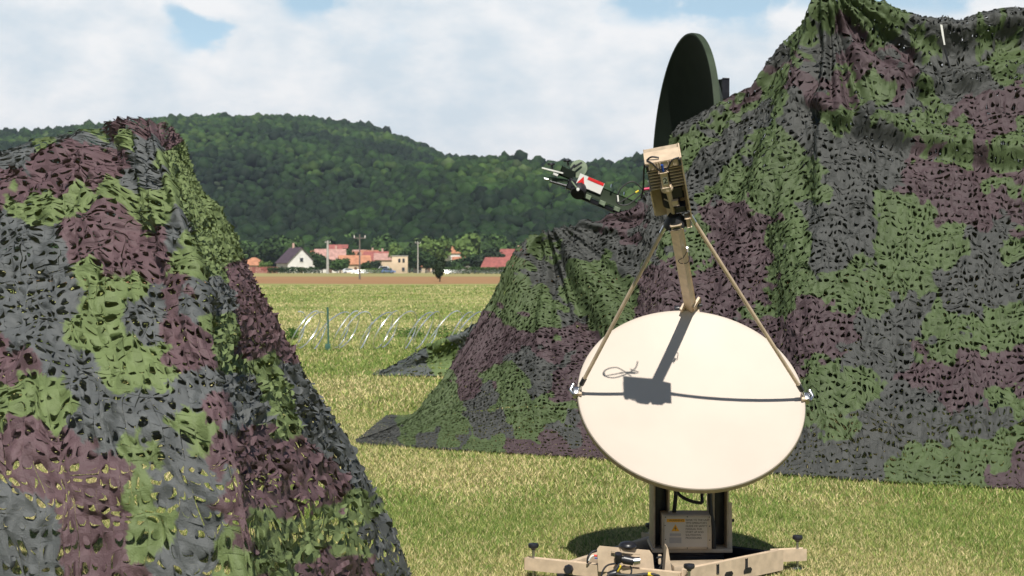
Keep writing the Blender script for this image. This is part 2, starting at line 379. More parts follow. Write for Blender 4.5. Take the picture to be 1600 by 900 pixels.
pal = np.array([[.009, .021, .008], [.014, .033, .009], [.024, .054, .012], [.044, .080, .016], [.060, .090, .030]])
zone = zone + .22 * np.clip((850 - y) / 250, 0, 1)
pid = np.clip((zone * 6.5 + rr * 2.0 - 2.9).astype(int), 0, 4); cc = pal[pid] * rng.uniform(.60, 1.10, m)[:, None]
cc = np.repeat(cc[:, None, :], len(IV2), 1) * rng.uniform(.7, 1.3, (m, len(IV2), 1))
FF = (IF2[None] + (np.arange(m) * len(IV2))[:, None, None]).reshape(-1, 3)
leafm = tint_mat('foliage', 0.75, 0.0, 0.15)
tag(from_np('forest', VV, FF, leafm, colors=cc), kind='stuff', label='dense green broadleaf forest covering the hills behind the village', cat='forest')
print('forest trees', m)

hm = bpy.data.materials.new('haze'); hm.use_nodes = True; ht = hm.node_tree; ht.nodes.remove(ht.nodes['Principled BSDF'])
hv = ht.nodes.new('ShaderNodeVolumePrincipled'); hv.inputs['Color'].default_value = (.72, .82, 1, 1); hv.inputs['Density'].default_value = 0.00011; hv.inputs['Anisotropy'].default_value = 0.1
ht.links.new(hv.outputs[0], ht.nodes['Material Output'].inputs['Volume'])
hz_ = MB().box((0, 900, 85), (1, 0, 0), (0, 1, 0), (0, 0, 1), 7600, 7900, 200).build('haze', hm); tag(hz_, kind='stuff', label='thin summer haze over the fields and hills', cat='haze')

# ------------------------------------------------------------------ village trees
def rock_leaf_crown(k, tall=1.0, n=1500, leaf=0.42):
    r = np.random.default_rng(500 + k); nb = 13
    c = r.normal(size=(nb, 3)); c /= np.linalg.norm(c, axis=1)[:, None]; c *= r.uniform(.3, .72, nb)[:, None]; c[:, 2] *= .95
    rad = r.uniform(.30, .52, nb); w_ = rad ** 2; pick = r.choice(nb, n, p=w_ / w_.sum())
    d = r.normal(size=(n, 3)); d /= np.linalg.norm(d, axis=1)[:, None]
    p = c[pick] + d * (rad[pick] * r.uniform(.75, 1.08, n))[:, None]; p[:, 2] *= tall
    nrm = d + r.normal(size=(n, 3)) * .5; nrm /= np.linalg.norm(nrm, axis=1)[:, None]
    a = np.cross(nrm, r.normal(size=(n, 3))); a /= np.linalg.norm(a, axis=1)[:, None]; b = np.cross(nrm, a)
    s = (leaf / 5 * r.uniform(.6, 1.4, n))[:, None]
    V = np.stack([p - a * s - b * s * .6, p + a * s - b * s, p + a * s * .7 + b * s, p - a * s + b * s * .8], 1)
    col_ = np.repeat((r.uniform(.7, 1.3, n))[:, None], 4, 1)[..., None]
    return V, col_
bark = mat('bark', (0.10, 0.075, 0.05), .9, var=.3, scale=3)
crown_data = {}
def crown_mesh(kind, tone):
    key = (kind, tone)
    if key not in crown_data:
        V, sh = rock_leaf_crown(kind, 1.0 if kind < 4 else 1.5)
        base = np.array([(.035, .065, .020), (.055, .10, .028), (.10, .155, .040), (.028, .045, .022)][tone])
        cl = np.repeat(base[None, None, :], 4, 1) * sh
        # solid inner mass so the crown is not see-through everywhere
        v2 = variants[kind % 8] * .62; n0 = V.reshape(-1, 3).shape[0]
        allv = np.concatenate([V.reshape(-1, 3), v2]); F4 = np.arange(n0).reshape(-1, 4)
        F3 = ifc + n0; F3 = np.concatenate([F3, F3[:, 2:3]], 1)
        me = bpy.data.meshes.new('crown')
        me.from_pydata(allv.tolist(), [], F4.tolist() + [q[:3] for q in F3.tolist()]); me.update()
        at = me.color_attributes.new('tint', 'FLOAT_COLOR', 'POINT')
        cols = np.ones((len(allv), 4), np.float32); cols[:n0, :3] = cl.reshape(-1, 3); cols[n0:, :3] = base * .8
        at.data.foreach_set('color', cols.ravel()); me.materials.append(leafm); crown_data[key] = me
    return crown_data[key]
trunk_me = None
def tree(px, d, w_, h_, tone, kind, label, group='trees between the village houses', name='broadleaf_tree', zb=None):
    global trunk_me
    x_ = (px - CX) / FPX * d; z_ = float(gz(np.array(d))) if zb is None else zb
    e = empty(name, (x_, d, z_)); tag(e, label, 'tree', group)
    o = bpy.data.objects.new('crown', crown_mesh(kind, tone)); col.objects.link(o); o.parent = e
    o.location = (0, 0, h_ * .58); o.scale = (w_ / 2, w_ / 2, h_ * .46); o.rotation_euler = (0, 0, random.random() * 6)
    if trunk_me is None:
        mb = MB(); mb.tube([(0, 0, -.1), (.02, 0, .3), (-.01, .02, .65), (0, 0, 1)], [.035, .026, .02, .008], 8)
        for k in range(4):
            a = k * 1.7; mb.tube([(0, 0, .42 + k * .07), (.12 * math.cos(a), .12 * math.sin(a), .6 + k * .07), (.2 * math.cos(a), .2 * math.sin(a), .8 + .05 * k)], [.015, .01, .004], 6)
        tr = mb.build('trunk', bark, e); trunk_me = tr.data
    else:
        tr = bpy.data.objects.new('trunk', trunk_me); col.objects.link(tr); tr.parent = e
    tr.location = (0, 0, 0); tr.scale = (h_ * 1.0, h_ * 1.0, h_ * .7)
    return e

# ------------------------------------------------------------------ houses
HM = {k: mat('wall_' + k, c_, .85, var=.08, scale=.6) for k, c_ in dict(white=(.72, .70, .66), cream=(.62, .48, .34), pink=(.50, .33, .26), grey=(.40, .38, .35), tan=(.52, .42, .30)).items()}
RM = {k: mat('roof_' + k, c_, .8, var=.22, scale=.9) for k, c_ in dict(orange=(.44, .20, .11), red=(.29, .09, .075), purple=(.075, .05, .065), salmon=(.42, .24, .20), brick=(.36, .15, .085)).items()}
M['glass'] = mat('dark_window', (.03, .035, .045), .15, var=.2)
M['wood'] = mat('brown_door', (.12, .06, .03), .7)
def house(px, d, w_, dep, eave, rise, yaw, wall, roof, label, zb=None, wins=3, floors=1, chim=True, hip=False, name='house', gable_front=False):
    x_ = (px - CX) / FPX * d; z_ = float(gz(np.array(d))) - .1 if zb is None else zb
    e = empty(name, (x_, d, z_)); tag(e, label, 'house', 'village houses at the foot of the hill')
    a = R(yaw); X_ = Vector((math.cos(a), math.sin(a), 0)); Y_ = Vector((-math.sin(a), math.cos(a), 0)); Z_ = Vector((0, 0, 1)); o = Vector((x_, d, z_))
    if gable_front: RX, RY, rw, rd = Y_, X_, dep, w_
    else: RX, RY, rw, rd = X_, Y_, w_, dep
    # walls incl. gables: prism along ridge direction RX
    mb = MB(); t2 = bmesh.new(); h2 = rd / 2
    secs = []
    for s_ in (-1, 1):
        q = o + RX * s_ * rw / 2
        pts = [q - RY * h2, q + RY * h2, q + RY * h2 + Z_ * eave] + ([] if hip else [q + Z_ * (eave + rise)]) + [q - RY * h2 + Z_ * eave]
        secs.append([t2.verts.new(p) for p in pts])
    t2.faces.new(secs[0][::-1]); t2.faces.new(secs[1])
    for k in range(len(secs[0])):
        q = (k + 1) % len(secs[0]); t2.faces.new((secs[0][k], secs[0][q], secs[1][q], secs[1][k]))
    mb._add(t2); mb.build('wall', HM[wall], e)
    ov = .45; mr_ = MB(); t3 = bmesh.new()
    drop = rise * ov / h2; tp = .22
    if hip:
        A = [o + RX * sx_ * (rw / 2 + ov) + RY * sy_ * (h2 + ov) + Z_ * (eave + .02) for sx_, sy_ in ((-1, -1), (1, -1), (1, 1), (-1, 1))]
        T = [o + RX * sx_ * max(.2, rw / 2 - h2) + Z_ * (eave + rise) for sx_ in (-1, 1)]
        va = [t3.verts.new(p) for p in A]; vb = [t3.verts.new(p) for p in T]
        t3.faces.new(va[::-1]); t3.faces.new((va[0], va[1], vb[1], vb[0])); t3.faces.new((va[1], va[2], vb[1])); t3.faces.new((va[2], va[3], vb[0], vb[1])); t3.faces.new((va[3], va[0], vb[0]))
    else:
        sec = []
        for s_ in (-1, 1):
            q = o + RX * s_ * (rw / 2 + ov)
            pts = [q - RY * (h2 + ov) + Z_ * (eave - drop + .03), q + Z_ * (eave + rise + .03), q + RY * (h2 + ov) + Z_ * (eave - drop + .03),
                   q + RY * (h2 + ov) + Z_ * (eave - drop + tp), q + Z_ * (eave + rise + tp + .06), q - RY * (h2 + ov) + Z_ * (eave - drop + tp)]
            sec.append([t3.verts.new(p) for p in pts])
        t3.faces.new(sec[0][::-1]); t3.faces.new(sec[1])
        for k in range(6): q = (k + 1) % 6; t3.faces.new((sec[0][k], sec[0][q], sec[1][q], sec[1][k]))
    mr_._add(t3); rf = mr_.build('roof', RM[roof], e)
    if chim:
        mc = MB(); mc.box(o + RX * rw * .2 + Z_ * (eave + rise * .9), X_, Y_, Z_, .6, .6, rise * .7 + 1.2, .03); mc.build('chimney', HM['pink'], rf)
    hw = w_ / 2
    for fl in range(floors):
        for k in range(wins):
            wx = -hw + w_ * (k + .5) / wins; zc = 1.6 + fl * 2.8
            if zc + .7 > eave and not gable_front: continue
            if gable_front and fl and abs(wx) > hw * .55: continue
            if fl == 0 and k == wins // 2 and wins > 1:
                mw = MB(); mw.box(o + X_ * wx - Y_ * (dep / 2 + .02) + Z_ * 1.05, X_, Y_, Z_, 1.0, .08, 2.1, .01); mw.build('door', M['wood'], e); continue
            mw = MB(); c0 = o + X_ * wx - Y_ * (dep / 2 + .02) + Z_ * zc; mw.box(c0, X_, Y_, Z_, 1.15, .06, 1.3, .01); wf = mw.build('window', M['glass'], e)
            mf = MB()
            for (dx_, dz_, sw, sh_) in ((-.62, 0, .1, 1.5), (.62, 0, .1, 1.5), (0, .7, 1.34, .1), (0, -.7, 1.34, .1)): mf.box(c0 + X_ * dx_ + Z_ * dz_ - Y_ * .03, X_, Y_, Z_, sw, .1, sh_)
            mf.build('frame', HM['white'], wf)
    for sgn in (-1, 1):
        for fl in range(floors):
            zc = 1.6 + fl * 2.8
            if zc + .7 > eave: continue
            mw = MB(); mw.box(o + X_ * sgn * (hw + .02) + Z_ * zc, X_, Y_, Z_, .06, 1.1, 1.3, .01); mw.build('window', M['glass'], e)
    return e
house(397, 500, 9, 8, 2.6, 2.6, 8, 'tan', 'orange', 'low house with pale orange hip roof, left end of the village', hip=True, wins=3, chim=False)
house(462, 505, 9.4, 11, 3.6, 4.6, 28, 'white', 'purple', 'large white house with steep dark purple roof and white front gable', floors=2, wins=3, gable_front=True)
house(487, 560, 8, 7, 3.2, 2.6, 0, 'tan', 'orange', 'small orange-roofed house just right of the big white house', chim=False)
house(516, 530, 10, 8, 4.8, 3.2, 8, 'white', 'salmon', 'tall house with faded salmon-pink roof behind the white pole', floors=1)
house(528, 575, 7, 7, 7.6, 2.4, 0, 'grey', 'red', 'house with small bright red roof peeping above the salmon-roofed one', wins=2, chim=False)
house(554, 520, 10, 7, 3.2, 2.6, 12, 'cream', 'orange', 'long low house with orange roof left of the thin dark pole')
house(577, 560, 6, 7, 5.6, 2.2, 0, 'white', 'brick', 'narrow brick-orange-roofed house right of the thin dark pole', wins=2)
house(590, 535, 9, 8, 4.4, 2.8, -14, 'white', 'red', 'white house with dull red roof in the middle of the village', floors=1)
house(607, 520, 9, 7, 4.6, 1.9, 4, 'cream', 'salmon', 'cream house under a shallow salmon roof next to the unfinished block', chim=False)
house(706, 545, 10, 7, 7.0, 2.0, 3, 'white', 'orange', 'white house with long orange roof alone among the trees', floors=1, chim=True)
house(657, 520, 4.5, 5, 2.4, 1.8, 0, 'tan', 'brick', 'tiny shed-like house with brick-red roof behind the tall pole', wins=1, chim=False)
house(803, 530, 9, 8, 4.6, 3.4, -20, 'white', 'red', 'red-roofed house partly hidden behind the far net edge, upper of two')
house(790, 480, 13, 8, 1.6, 3.2, -22, 'grey', 'red', 'low barn-like house with long red roof beside the far net edge', chim=False, wins=2)
house(503, 590, 8, 7, 5.4, 2.4, -10, 'tan', 'brick', 'small house with muted brick roof just left of the salmon-roofed house', chim=False, wins=2)
house(570, 590, 9, 7, 5.6, 2.6, 10, 'tan', 'salmon', 'distant house with pale salmon roof above the thin dark pole', chim=False)
house(735, 580, 8, 7, 5.0, 2.4, 0, 'white', 'orange', 'small pale house with orange roof half hidden right of the long orange roof', chim=False, wins=2)
for q in ((497, 545, 7, 3.4, 'red', 'cream', 'small low house with dull red roof behind the dark shrubs left of the pale pole'), (544, 575, 7, 5.2, 'brick', 'tan', 'small house with brick roof above the long orange roof'),
          (640, 590, 8, 6.6, 'orange', 'white', 'distant pale house with orange roof right above the unfinished cream block'), (668, 560, 6, 3.4, 'salmon', 'cream', 'little house with salmon roof left of the tall pale-green tree'),
          (722, 520, 6, 3.0, 'brick', 'white', 'little white house with brick roof under the trees on the right')):
    house(q[0], q[1], q[2], 7, q[3], 2.3, random.uniform(-15, 15), q[5], q[4], q[6], chim=False, wins=2)
# unfinished cream block
bx, bd = (625 - CX) / FPX * 470, 470; bz0 = float(gz(np.array(470.)))
e = empty('unfinished_block', (bx, bd, bz0)); tag(e, 'cream unfinished block with dark window holes and no roof', 'building')
MB().box((bx, bd, bz0 + 2.6), (1, .05, 0), (-.05, 1, 0), (0, 0, 1), 4.8, 5.5, 5.2, .02).build('wall', HM['cream'], e)
MB().box((bx, bd, bz0 + 5.3), (1, .05, 0), (-.05, 1, 0), (0, 0, 1), 5.1, 5.8, .2, .02).build('parapet', HM['grey'], e)
for dx_, dz_, w2 in ((-1.2, 1.4, 1.1), (.0, 3.9, .7), (1.3, 3.9, .7), (1.2, 1.2, .8)):
    MB().box((bx + dx_, bd - 2.76, bz0 + dz_), (1, .05, 0), (-.05, 1, 0), (0, 0, 1), w2, .08, 1.2, .005).build('window', M['glass'], e)

# parked vehicles and clutter in the village (small)
M['carwhite'] = mat('white_car_paint', (.75, .76, .78), .3, var=.03); M['carblue'] = mat('blue_car_paint', (.12, .2, .42), .3, var=.05)
def car(px, d, m_, yaw, label, name='parked_car', h_=1.45, ln=4.3):
    x_ = (px - CX) / FPX * d; z_ = float(gz(np.array(d))); e = empty(name, (x_, d, z_)); tag(e, label, 'car', 'vehicles parked in the village')
    a = R(yaw); X_ = Vector((math.cos(a), math.sin(a), 0)); Y_ = Vector((-math.sin(a), math.cos(a), 0)); o = Vector((x_, d, z_)); Z_ = Vector((0, 0, 1))
    k = ln / 4.3
    prof = [(-2.15, .35), (2.15, .35), (2.15, .8), (1.3, .92), (.75, h_), (-1.3, h_), (-2.05, .95)]
    MB().poly([o + X_ * p * k + Z_ * q - Y_ * .85 for p, q in prof], Y_, 1.7).build('body', m_, e)
    gl = [(-1.75, .97), (1.12, .97), (.68, h_ - .08), (-1.22, h_ - .08)]
    for s_ in (-1, 1):
        MB().poly([o + X_ * p * k + Z_ * q + Y_ * s_ * .855 for p, q in gl], Y_ * s_, .012).build('side_window', M['glass'], e)
        for wx in (-1.3, 1.3):
            MB().tube([o + X_ * wx * k + Y_ * s_ * .7 + Z_ * .32, o + X_ * wx * k + Y_ * s_ * .9 + Z_ * .32], .32, 16).build('wheel', M['rubber'], e)
car(546, 470, M['carwhite'], 15, 'white car parked left of the thin dark pole', h_=1.5)
car(602, 478, M['carwhite'], -8, 'white van parked left of the unfinished cream block', name='parked_van', h_=2.2, ln=4.9)
car(607, 455, M['carblue'], 5, 'blue car parked at the foot of the unfinished cream block')

# utility poles
def pole(px, d, py_top, r_, m_, label, name='utility_pole', arm=True):
    b = Vector(((px - CX) / FPX * d, d, float(gz(np.array(float(d)))))); top = P(px, py_top, d)
    e = empty(name, b); tag(e, label, 'pole')
    MB().tube([b, (b + top) / 2, top], [r_, r_ * .85, r_ * .65], 10).build('shaft', m_, e)
    if arm:
        MB().bar(top + Vector((-.8, 0, -.5)), top + Vector((.8, 0, -.5)), .12, .12).build('crossarm', m_, e)
        for dx_ in (-.7, 0, .7): MB().tube([top + Vector((dx_, 0, -.44)), top + Vector((dx_, 0, -.15))], .07, 8).build('insulator', M['label'], e)
M['concrete'] = mat('concrete', (.42, .40, .37), .9, var=.15, scale=1)
M['oldwood'] = mat('weathered_wood', (.16, .14, .12), .9, var=.25, scale=1)
pole(512, 440, 376, .42, M['concrete'], 'thick pale concrete pole in front of the salmon-roofed house')
pole(562, 200, 366, .12, M['oldwood'], 'thin dark wooden pole standing out in the brown field')
pole(653, 440, 377, .20, M['concrete'], 'grey utility pole right of the unfinished cream block')

# field fence with pale posts
fe = empty('field_fence', ((640 - CX) / FPX * 400, 400, -1.7)); tag(fe, 'long low wire fence with pale posts along the far field edge', 'fence')
k = 0
for px in np.linspace(480, 800, 44):
    b = Vector(((px - CX) / FPX * 400, 400 + 3 * math.sin(px / 40), float(gz(np.array(400.)))))
    MB().bar(b, b + Vector((0, 0, 1.15 + .15 * random.random())), .2, .2).build('post', M['concrete'], fe)
mw = MB()
for hz in (.35, .7, 1.0):
    mw.tube([((px - CX) / FPX * 400, 400 + 3 * math.sin(px / 40) - .12, float(gz(np.array(400.))) + hz) for px in np.linspace(480, 800, 44)], .02, 5)
mw.build('wire', M['zinc'], fe)
# red garden fence at left
rfz = empty('garden_fence', P(405, 416, 480)); tag(rfz, 'dark red garden fence below the orange hip-roofed house', 'fence')
for k in range(5):
    a = (390 + k * 9.0 - CX) / FPX * 480; z0 = float(gz(np.array(480.)))
    mb = MB()
    for q in range(9): mb.box((a + q * .2, 480, z0 + 1.0), (1, 0, 0), (0, 1, 0), (0, 0, 1), .14, .05, 2.0)
    mb.bar((a - .05, 480.06, z0 + .5), (a + 1.7, 480.06, z0 + .5), .06, .1); mb.bar((a - .05, 480.06, z0 + 1.6), (a + 1.7, 480.06, z0 + 1.6), .06, .1)
    mb.build('panel', RM['red'], rfz)

# trees among the houses: px, d, width, height, tone, kind
TL = ['dark green tree', 'mid green tree', 'light yellow-green tree', 'very dark tree']
spec = [(350, 560, 14, 13, 1, 0, 'behind the near net edge'), (372, 545, 12, 11, 0, 1, 'left of the orange hip roof'), (388, 600, 14, 14, 1, 2, 'behind the orange hip roof'),
        (418, 585, 13, 13, 0, 3, 'between the orange hip roof and the purple roof'), (437, 640, 15, 15, 0, 0, 'behind the purple roof'), (415, 490, 5, 4, 2, 1, 'bush beside the big white house'),
        (476, 600, 12, 12, 3, 2, 'right behind the white gable'), (492, 515, 8, 7, 0, 3, 'in front of the small orange roof'), (503, 500, 7, 6, 0, 0, 'left of the pale concrete pole'),
        (532, 505, 7, 5, 1, 1, 'right of the pale concrete pole'), (540, 560, 9, 10, 0, 2, 'behind the long orange roof'), (527, 485, 6, 4, 1, 3, 'low, in front of the salmon roof'),
        (566, 600, 12, 13, 0, 0, 'behind the thin dark pole'), (583, 505, 6, 4.2, 3, 1, 'left of the white van'), (572, 495, 5, 4, 0, 2, 'right beside the thin dark pole'),
        (600, 590, 13, 14, 1, 3, 'behind the dull red roof'), (622, 520, 8, 10, 2, 0, 'rising behind the unfinished block'), (640, 515, 9, 9, 0, 1, 'right of the unfinished block'),
        (632, 580, 12, 13, 1, 2, 'tall, behind the unfinished block'), (652, 560, 11, 12, 3, 3, 'behind the grey utility pole'), (665, 490, 8, 7, 0, 0, 'left of the tiny brick-red roof'),
        (676, 540, 13, 13, 2, 1, 'large, left of the long orange roof'), (690, 500, 8, 4.6, 3, 2, 'low, in front of the long orange roof'), (712, 500, 8, 4.4, 0, 3, 'under the long orange roof'),
        (727, 545, 14, 14, 2, 0, 'large, right of the long orange roof'), (742, 505, 10, 6.5, 0, 1, 'in the middle of the right-hand tree belt'), (757, 560, 13, 13, 0, 2, 'behind the right-hand tree belt'),
        (768, 500, 10, 8, 3, 3, 'left of the low red barn roof'), (781, 560, 13, 14, 1, 0, 'behind the low red barn roof'), (700, 585, 13, 14, 1, 1, 'behind the long orange roof'),
        (665, 600, 14, 15, 2, 2, 'tall, at the forest edge behind the tiny roof'), (745, 600, 14, 15, 0, 3, 'tall, at the forest edge on the right'), (452, 590, 12, 14, 1, 1, 'peeping over the purple roof'),
        (505, 600, 13, 14, 0, 0, 'tall, behind the salmon roof'), (550, 620, 14, 15, 1, 3, 'tall, at the forest edge behind the long orange roof'), (820, 560, 14, 13, 0, 2, 'behind the far net edge')]
for q in spec: tree(q[0], q[1], q[2], q[3], q[4], q[5], TL[q[4]] + ' ' + q[6])
tree(687, 165, 1.7, 2.2, 3, 4, 'lone small dark tree standing out in the brown field', group=None, name='field_tree')
# hedge rows (clipped rows one cannot count) at the field edge
def hedge(px0, px1, d, h_, tone, label):
    x0, x1 = (px0 - CX) / FPX * d, (px1 - CX) / FPX * d; n_ = int((x1 - x0) * 110)
    r = rng; xx = r.uniform(x0, x1, n_); top = h_ * (.8 + .35 * fbm(xx / 2.5, 0 * xx, 77, 3)); zz = r.random(n_) ** .7 * top; yy_ = d + r.normal(size=n_) * .6
    p = np.stack([xx, yy_, zz + gz(yy_)], -1); a = r.normal(size=(n_, 3)); a /= np.linalg.norm(a, axis=1)[:, None]; b = np.cross(a, r.normal(size=(n_, 3))); b /= np.linalg.norm(b, axis=1)[:, None]
    s = .2; V = np.stack([p - a * s, p + b * s, p + a * s, p - b * s], 1)
    base = np.array([(.035, .065, .020), (.055, .10, .028), (.10, .155, .040), (.028, .045, .022)][tone])
    c_ = np.repeat((base[None] * r.uniform(.7, 1.3, (n_, 1)))[:, None], 4, 1)
    o = from_np('hedge', V, np.arange(n_ * 4).reshape(-1, 4), leafm, colors=c_); tag(o, label, 'hedge')
hedge(695, 800, 415, 1.9, 1, 'trimmed mid-green hedge behind the pale-posted fence')
hedge(418, 500, 465, 1.8, 0, 'low dark hedge in front of the big white house')
hedge(560, 612, 455, 1.5, 2, 'low yellowish scrubby hedge by the white van')

# ------------------------------------------------------------------ razor wire
D = 29.0; x0, x1 = (452 - CX) / FPX * D, (775 - CX) / FPX * D
rw = empty('razor_wire', (x0, D, 0)); tag(rw, 'stretched silver concertina razor wire coils lying on the grass', 'razor wire')
mb = MB(); pts = []; turns = 14.5; nseg = int(turns * 26); rr_ = .36
for i in range(nseg + 1):
    f = i / nseg; a = f * turns * 2 * math.pi; pts.append((x0 + (x1 - x0) * f + .20 * math.sin(a * 1.0 + 1) + .09 * math.sin(a * .37), D + rr_ * 1.1 * math.sin(a), rr_ * 1.0 + rr_ * .96 * math.cos(a) + .015 * math.sin(a * 2.3) + .02))
mb.tube(pts, .012, 6); mb.build('coil', M['zinc'], rw)
mb = MB()
for i in range(2, nseg, 2):
    p = Vector(pts[i]); d_ = (Vector(pts[min(i + 1, nseg)]) - Vector(pts[i - 1])).normalized(); o_ = d_.orthogonal().normalized()
    mb.box(p, d_, o_, d_.cross(o_), .03, .028, .002)
ob = mb.build('barbs', M['zinc'], rw); ob['kind'] = 'stuff'
mb = MB(); pp = P(512, 480, 28.6)
fp = empty('fence_post', (pp.x, 28.6, 0)); tag(fp, 'slim green metal post standing in the razor wire', 'post')
MB().tube([(pp.x + .015, 28.6, -.05), (pp.x, 28.6, pp.z)], .019, 8).build('shaft', M['postgreen'], fp)
MB().box((pp.x, 28.6, .08), (1, 0, 0), (0, 1, 0), (0, 0, 1), .10, .02, .12, .004).build('foot_plate', M['postgreen'], fp)
# weeds round the razor wire
def weed(px, d, w_, h_, label, group='weeds by the razor wire'):
    n_ = 500; x_ = (px - CX) / FPX * d; r = rng; b = np.stack([x_ + r.normal(size=n_) * w_ / 4, d + r.normal(size=n_) * .15, r.random(n_) * h_], -1)
    a = r.normal(size=(n_, 3)); a /= np.linalg.norm(a, axis=1)[:, None]; c_ = np.cross(a, r.normal(size=(n_, 3))); c_ /= np.linalg.norm(c_, axis=1)[:, None]; s = .022
    V = np.stack([b - a * s, b + c_ * s * .6, b + a * s, b - c_ * s * .6], 1); V[..., 2] = np.maximum(V[..., 2], 0)
    cl = np.repeat((np.array([.07, .14, .03])[None] * r.uniform(.6, 1.3, (n_, 1)))[:, None], 4, 1)
    tag(from_np('weed', V, np.arange(n_ * 4).reshape(-1, 4), leafm, colors=cl), label, 'weed', kind='stuff')
weed(456, 33, .26, .24, 'dark bushy weed just left of the green post')
weed(640, 34, .9, .2, 'long low weed clump behind the middle coils')
weed(700, 34, 1.1, .26, 'wide weed clump behind the right-hand coils')

# ------------------------------------------------------------------ camouflage nets
GREY, PLUM, GREEN = (0.078, 0.088, 0.086), (0.092, 0.052, 0.058), (0.105, 0.152, 0.050)
def cr1(P4, t):
    a, b, c, d = P4; t2 = t * t; t3 = t2 * t
    return .5 * ((2 * b) + (c - a) * t + (2 * a - 5 * b + 4 * c - d) * t2 + (3 * b - a - 3 * c + d) * t3)
class Surf:
    def __init__(s, G): s.G = np.asarray(G, float); s.nr, s.nc = s.G.shape[:2]
    def ev(s, u, v):   # u in columns, v in rows
        ui = np.clip(np.floor(u).astype(int), 0, s.nc - 2); vi = np.clip(np.floor(v).astype(int), 0, s.nr - 2); fu = (u - ui)[..., None]; fv = (v - vi)[..., None]
        rows = []
        for k in (-1, 0, 1, 2):
            r = np.clip(vi + k, 0, s.nr - 1); rows.append(cr1([s.G[r, np.clip(ui + j, 0, s.nc - 1)] for j in (-1, 0, 1, 2)], fu))
        return cr1(rows, fv)
def classify(px, py, seeds, noise_px, k):
    sd = np.array(seeds, float); x = px + (fbm(px / 28, py / 28, k, 3) - .5) * noise_px * 3; y = py + (fbm(px / 28 + 50, py / 28, k + 3, 3) - .5) * noise_px * 3
    out = np.zeros(px.shape, int); best = np.full(px.shape, 1e18)
    for sx_, sy_, c_ in sd:
        d = ((x - sx_) ** 2 + ((y - sy_) * 1.15) ** 2) * (.80, 1.02, 1.25)[int(c_)]; q = d < best; best[q] = d[q]; out[q] = int(c_)
    return out
def make_net(name, G, cellsz, seeds, folds, label, cat='camouflage net', npx=22, seed=1, wr=.02, flapgain=1.0, big=5.0, back=0, back_u=0, pal=None, hole=1.0, vpow=1.0, rays=None, group=None, ground_clip=True):
    r = np.random.default_rng(seed); sf = Surf(G)
    # equal-length sampling from mean arc lengths between control lines
    lu = np.linalg.norm(np.diff(sf.G, axis=1), axis=2); lu = np.sqrt((lu ** 2).mean(0)) * .8 + lu.mean(0) * .2
    lv = np.linalg.norm(np.diff(sf.G, axis=0), axis=2); lv = lv.mean(1)
    nu = int(lu.sum() / cellsz); nv = int(lv.sum() / cellsz); cu = np.concatenate([[0], np.cumsum(lu)]); cvv = np.concatenate([[0], np.cumsum(lv)])
    mapu = lambda a: np.interp(a / nu * cu[-1], cu, np.arange(sf.nc)); mapv = lambda a: np.interp((a / nv) ** vpow * cvv[-1], cvv, np.arange(sf.nr))
    def disp(a, b, P0):
        px, py = proj(P0); d = np.zeros(px.shape)
        for pts, amp, wd in folds:
            best = np.full(px.shape, 1e18)
            for (xa, ya), (xb, yb) in zip(pts, pts[1:]):
                vx, vy = xb - xa, yb - ya; tt = np.clip(((px - xa) * vx + (py - ya) * vy) / (vx * vx + vy * vy), 0, 1)
                best = np.minimum(best, (px - xa - tt * vx) ** 2 + (py - ya - tt * vy) ** 2)
            d += amp * np.exp(-best / wd ** 2)
        for (rx_, ry_, frq, amp, reach) in (rays or []):
            an = np.arctan2(px - rx_, py - ry_); rr_ = np.hypot(px - rx_, py - ry_)
            d += amp * np.sin(an * frq + 5 * vn(an * 9, rr_ / 200, 3)) * np.exp(-(rr_ / reach) ** 2) * np.clip(rr_ / 60, .1, 1)
        return d
    I, J = np.meshgrid(np.arange(nu), np.arange(nv)); I = I.ravel(); J = J.ravel(); nc = len(I)
    # tile template: outer square ring (12), mid ring, inner cut outline (12), flap
    sq = [(0, 0), (1 / 3, 0), (2 / 3, 0), (1, 0), (1, 1 / 3), (1, 2 / 3), (1, 1), (2 / 3, 1), (1 / 3, 1), (0, 1), (0, 2 / 3), (0, 1 / 3)]; sq = np.array(sq)
    K = 12; angs = np.arctan2(sq[:, 1] - .5, sq[:, 0] - .5)
    rad = (.26 + .22 * r.random(nc) ** .7) * hole; el = r.uniform(.48, .95, nc); th0 = r.uniform(0, 6.283, nc)
    # hinge direction: mostly above (towards smaller b), with scatter; alternating like the punched pattern
    hin = -math.pi / 2 + r.normal(size=nc) * .75 + np.where((I + J) % 2 == 0, .45, -.45)
    rad = np.minimum(rad, .44); rad *= np.where(mapv(J + .5) < back, .2, 1.0)
    if back_u: rad *= np.where(mapu(I + .5) > back_u, .5, 1.0)
    cx0 = .5 + r.uniform(-.05, .05, nc) + np.where(J % 2 == 0, .07, -.07); cy0 = .5 + r.uniform(-.1, .1, nc)
    ax = angs[None, :] + 0 * rad[:, None]
    rr2 = rad[:, None] * (1 + .14 * np.cos(3 * ax + th0[:, None]) + .16 * np.cos(2 * ax + 2 * th0[:, None]))
    ca, sa = np.cos(th0), np.sin(th0)
    lx = rr2 * np.cos(ax); ly = rr2 * np.sin(ax) * el[:, None]
    inx = cx0[:, None] + lx; iny = cy0[:, None] + ly
    # side opposite to the hinge lifts or sinks
    hx, hy = np.cos(hin)[:, None], np.sin(hin)[:, None]
    along = -(lx * hx + ly * hy) / rad[:, None]          # +1 away from hinge
    lift = r.normal(size=nc)[:, None] * .16
    inh = np.clip(along, 0, 1.3) * lift + r.normal(size=(nc, K)) * .02
    # flap
    hingepos = -.45; s_ = np.clip(along - hingepos, 0, None) * rad[:, None]
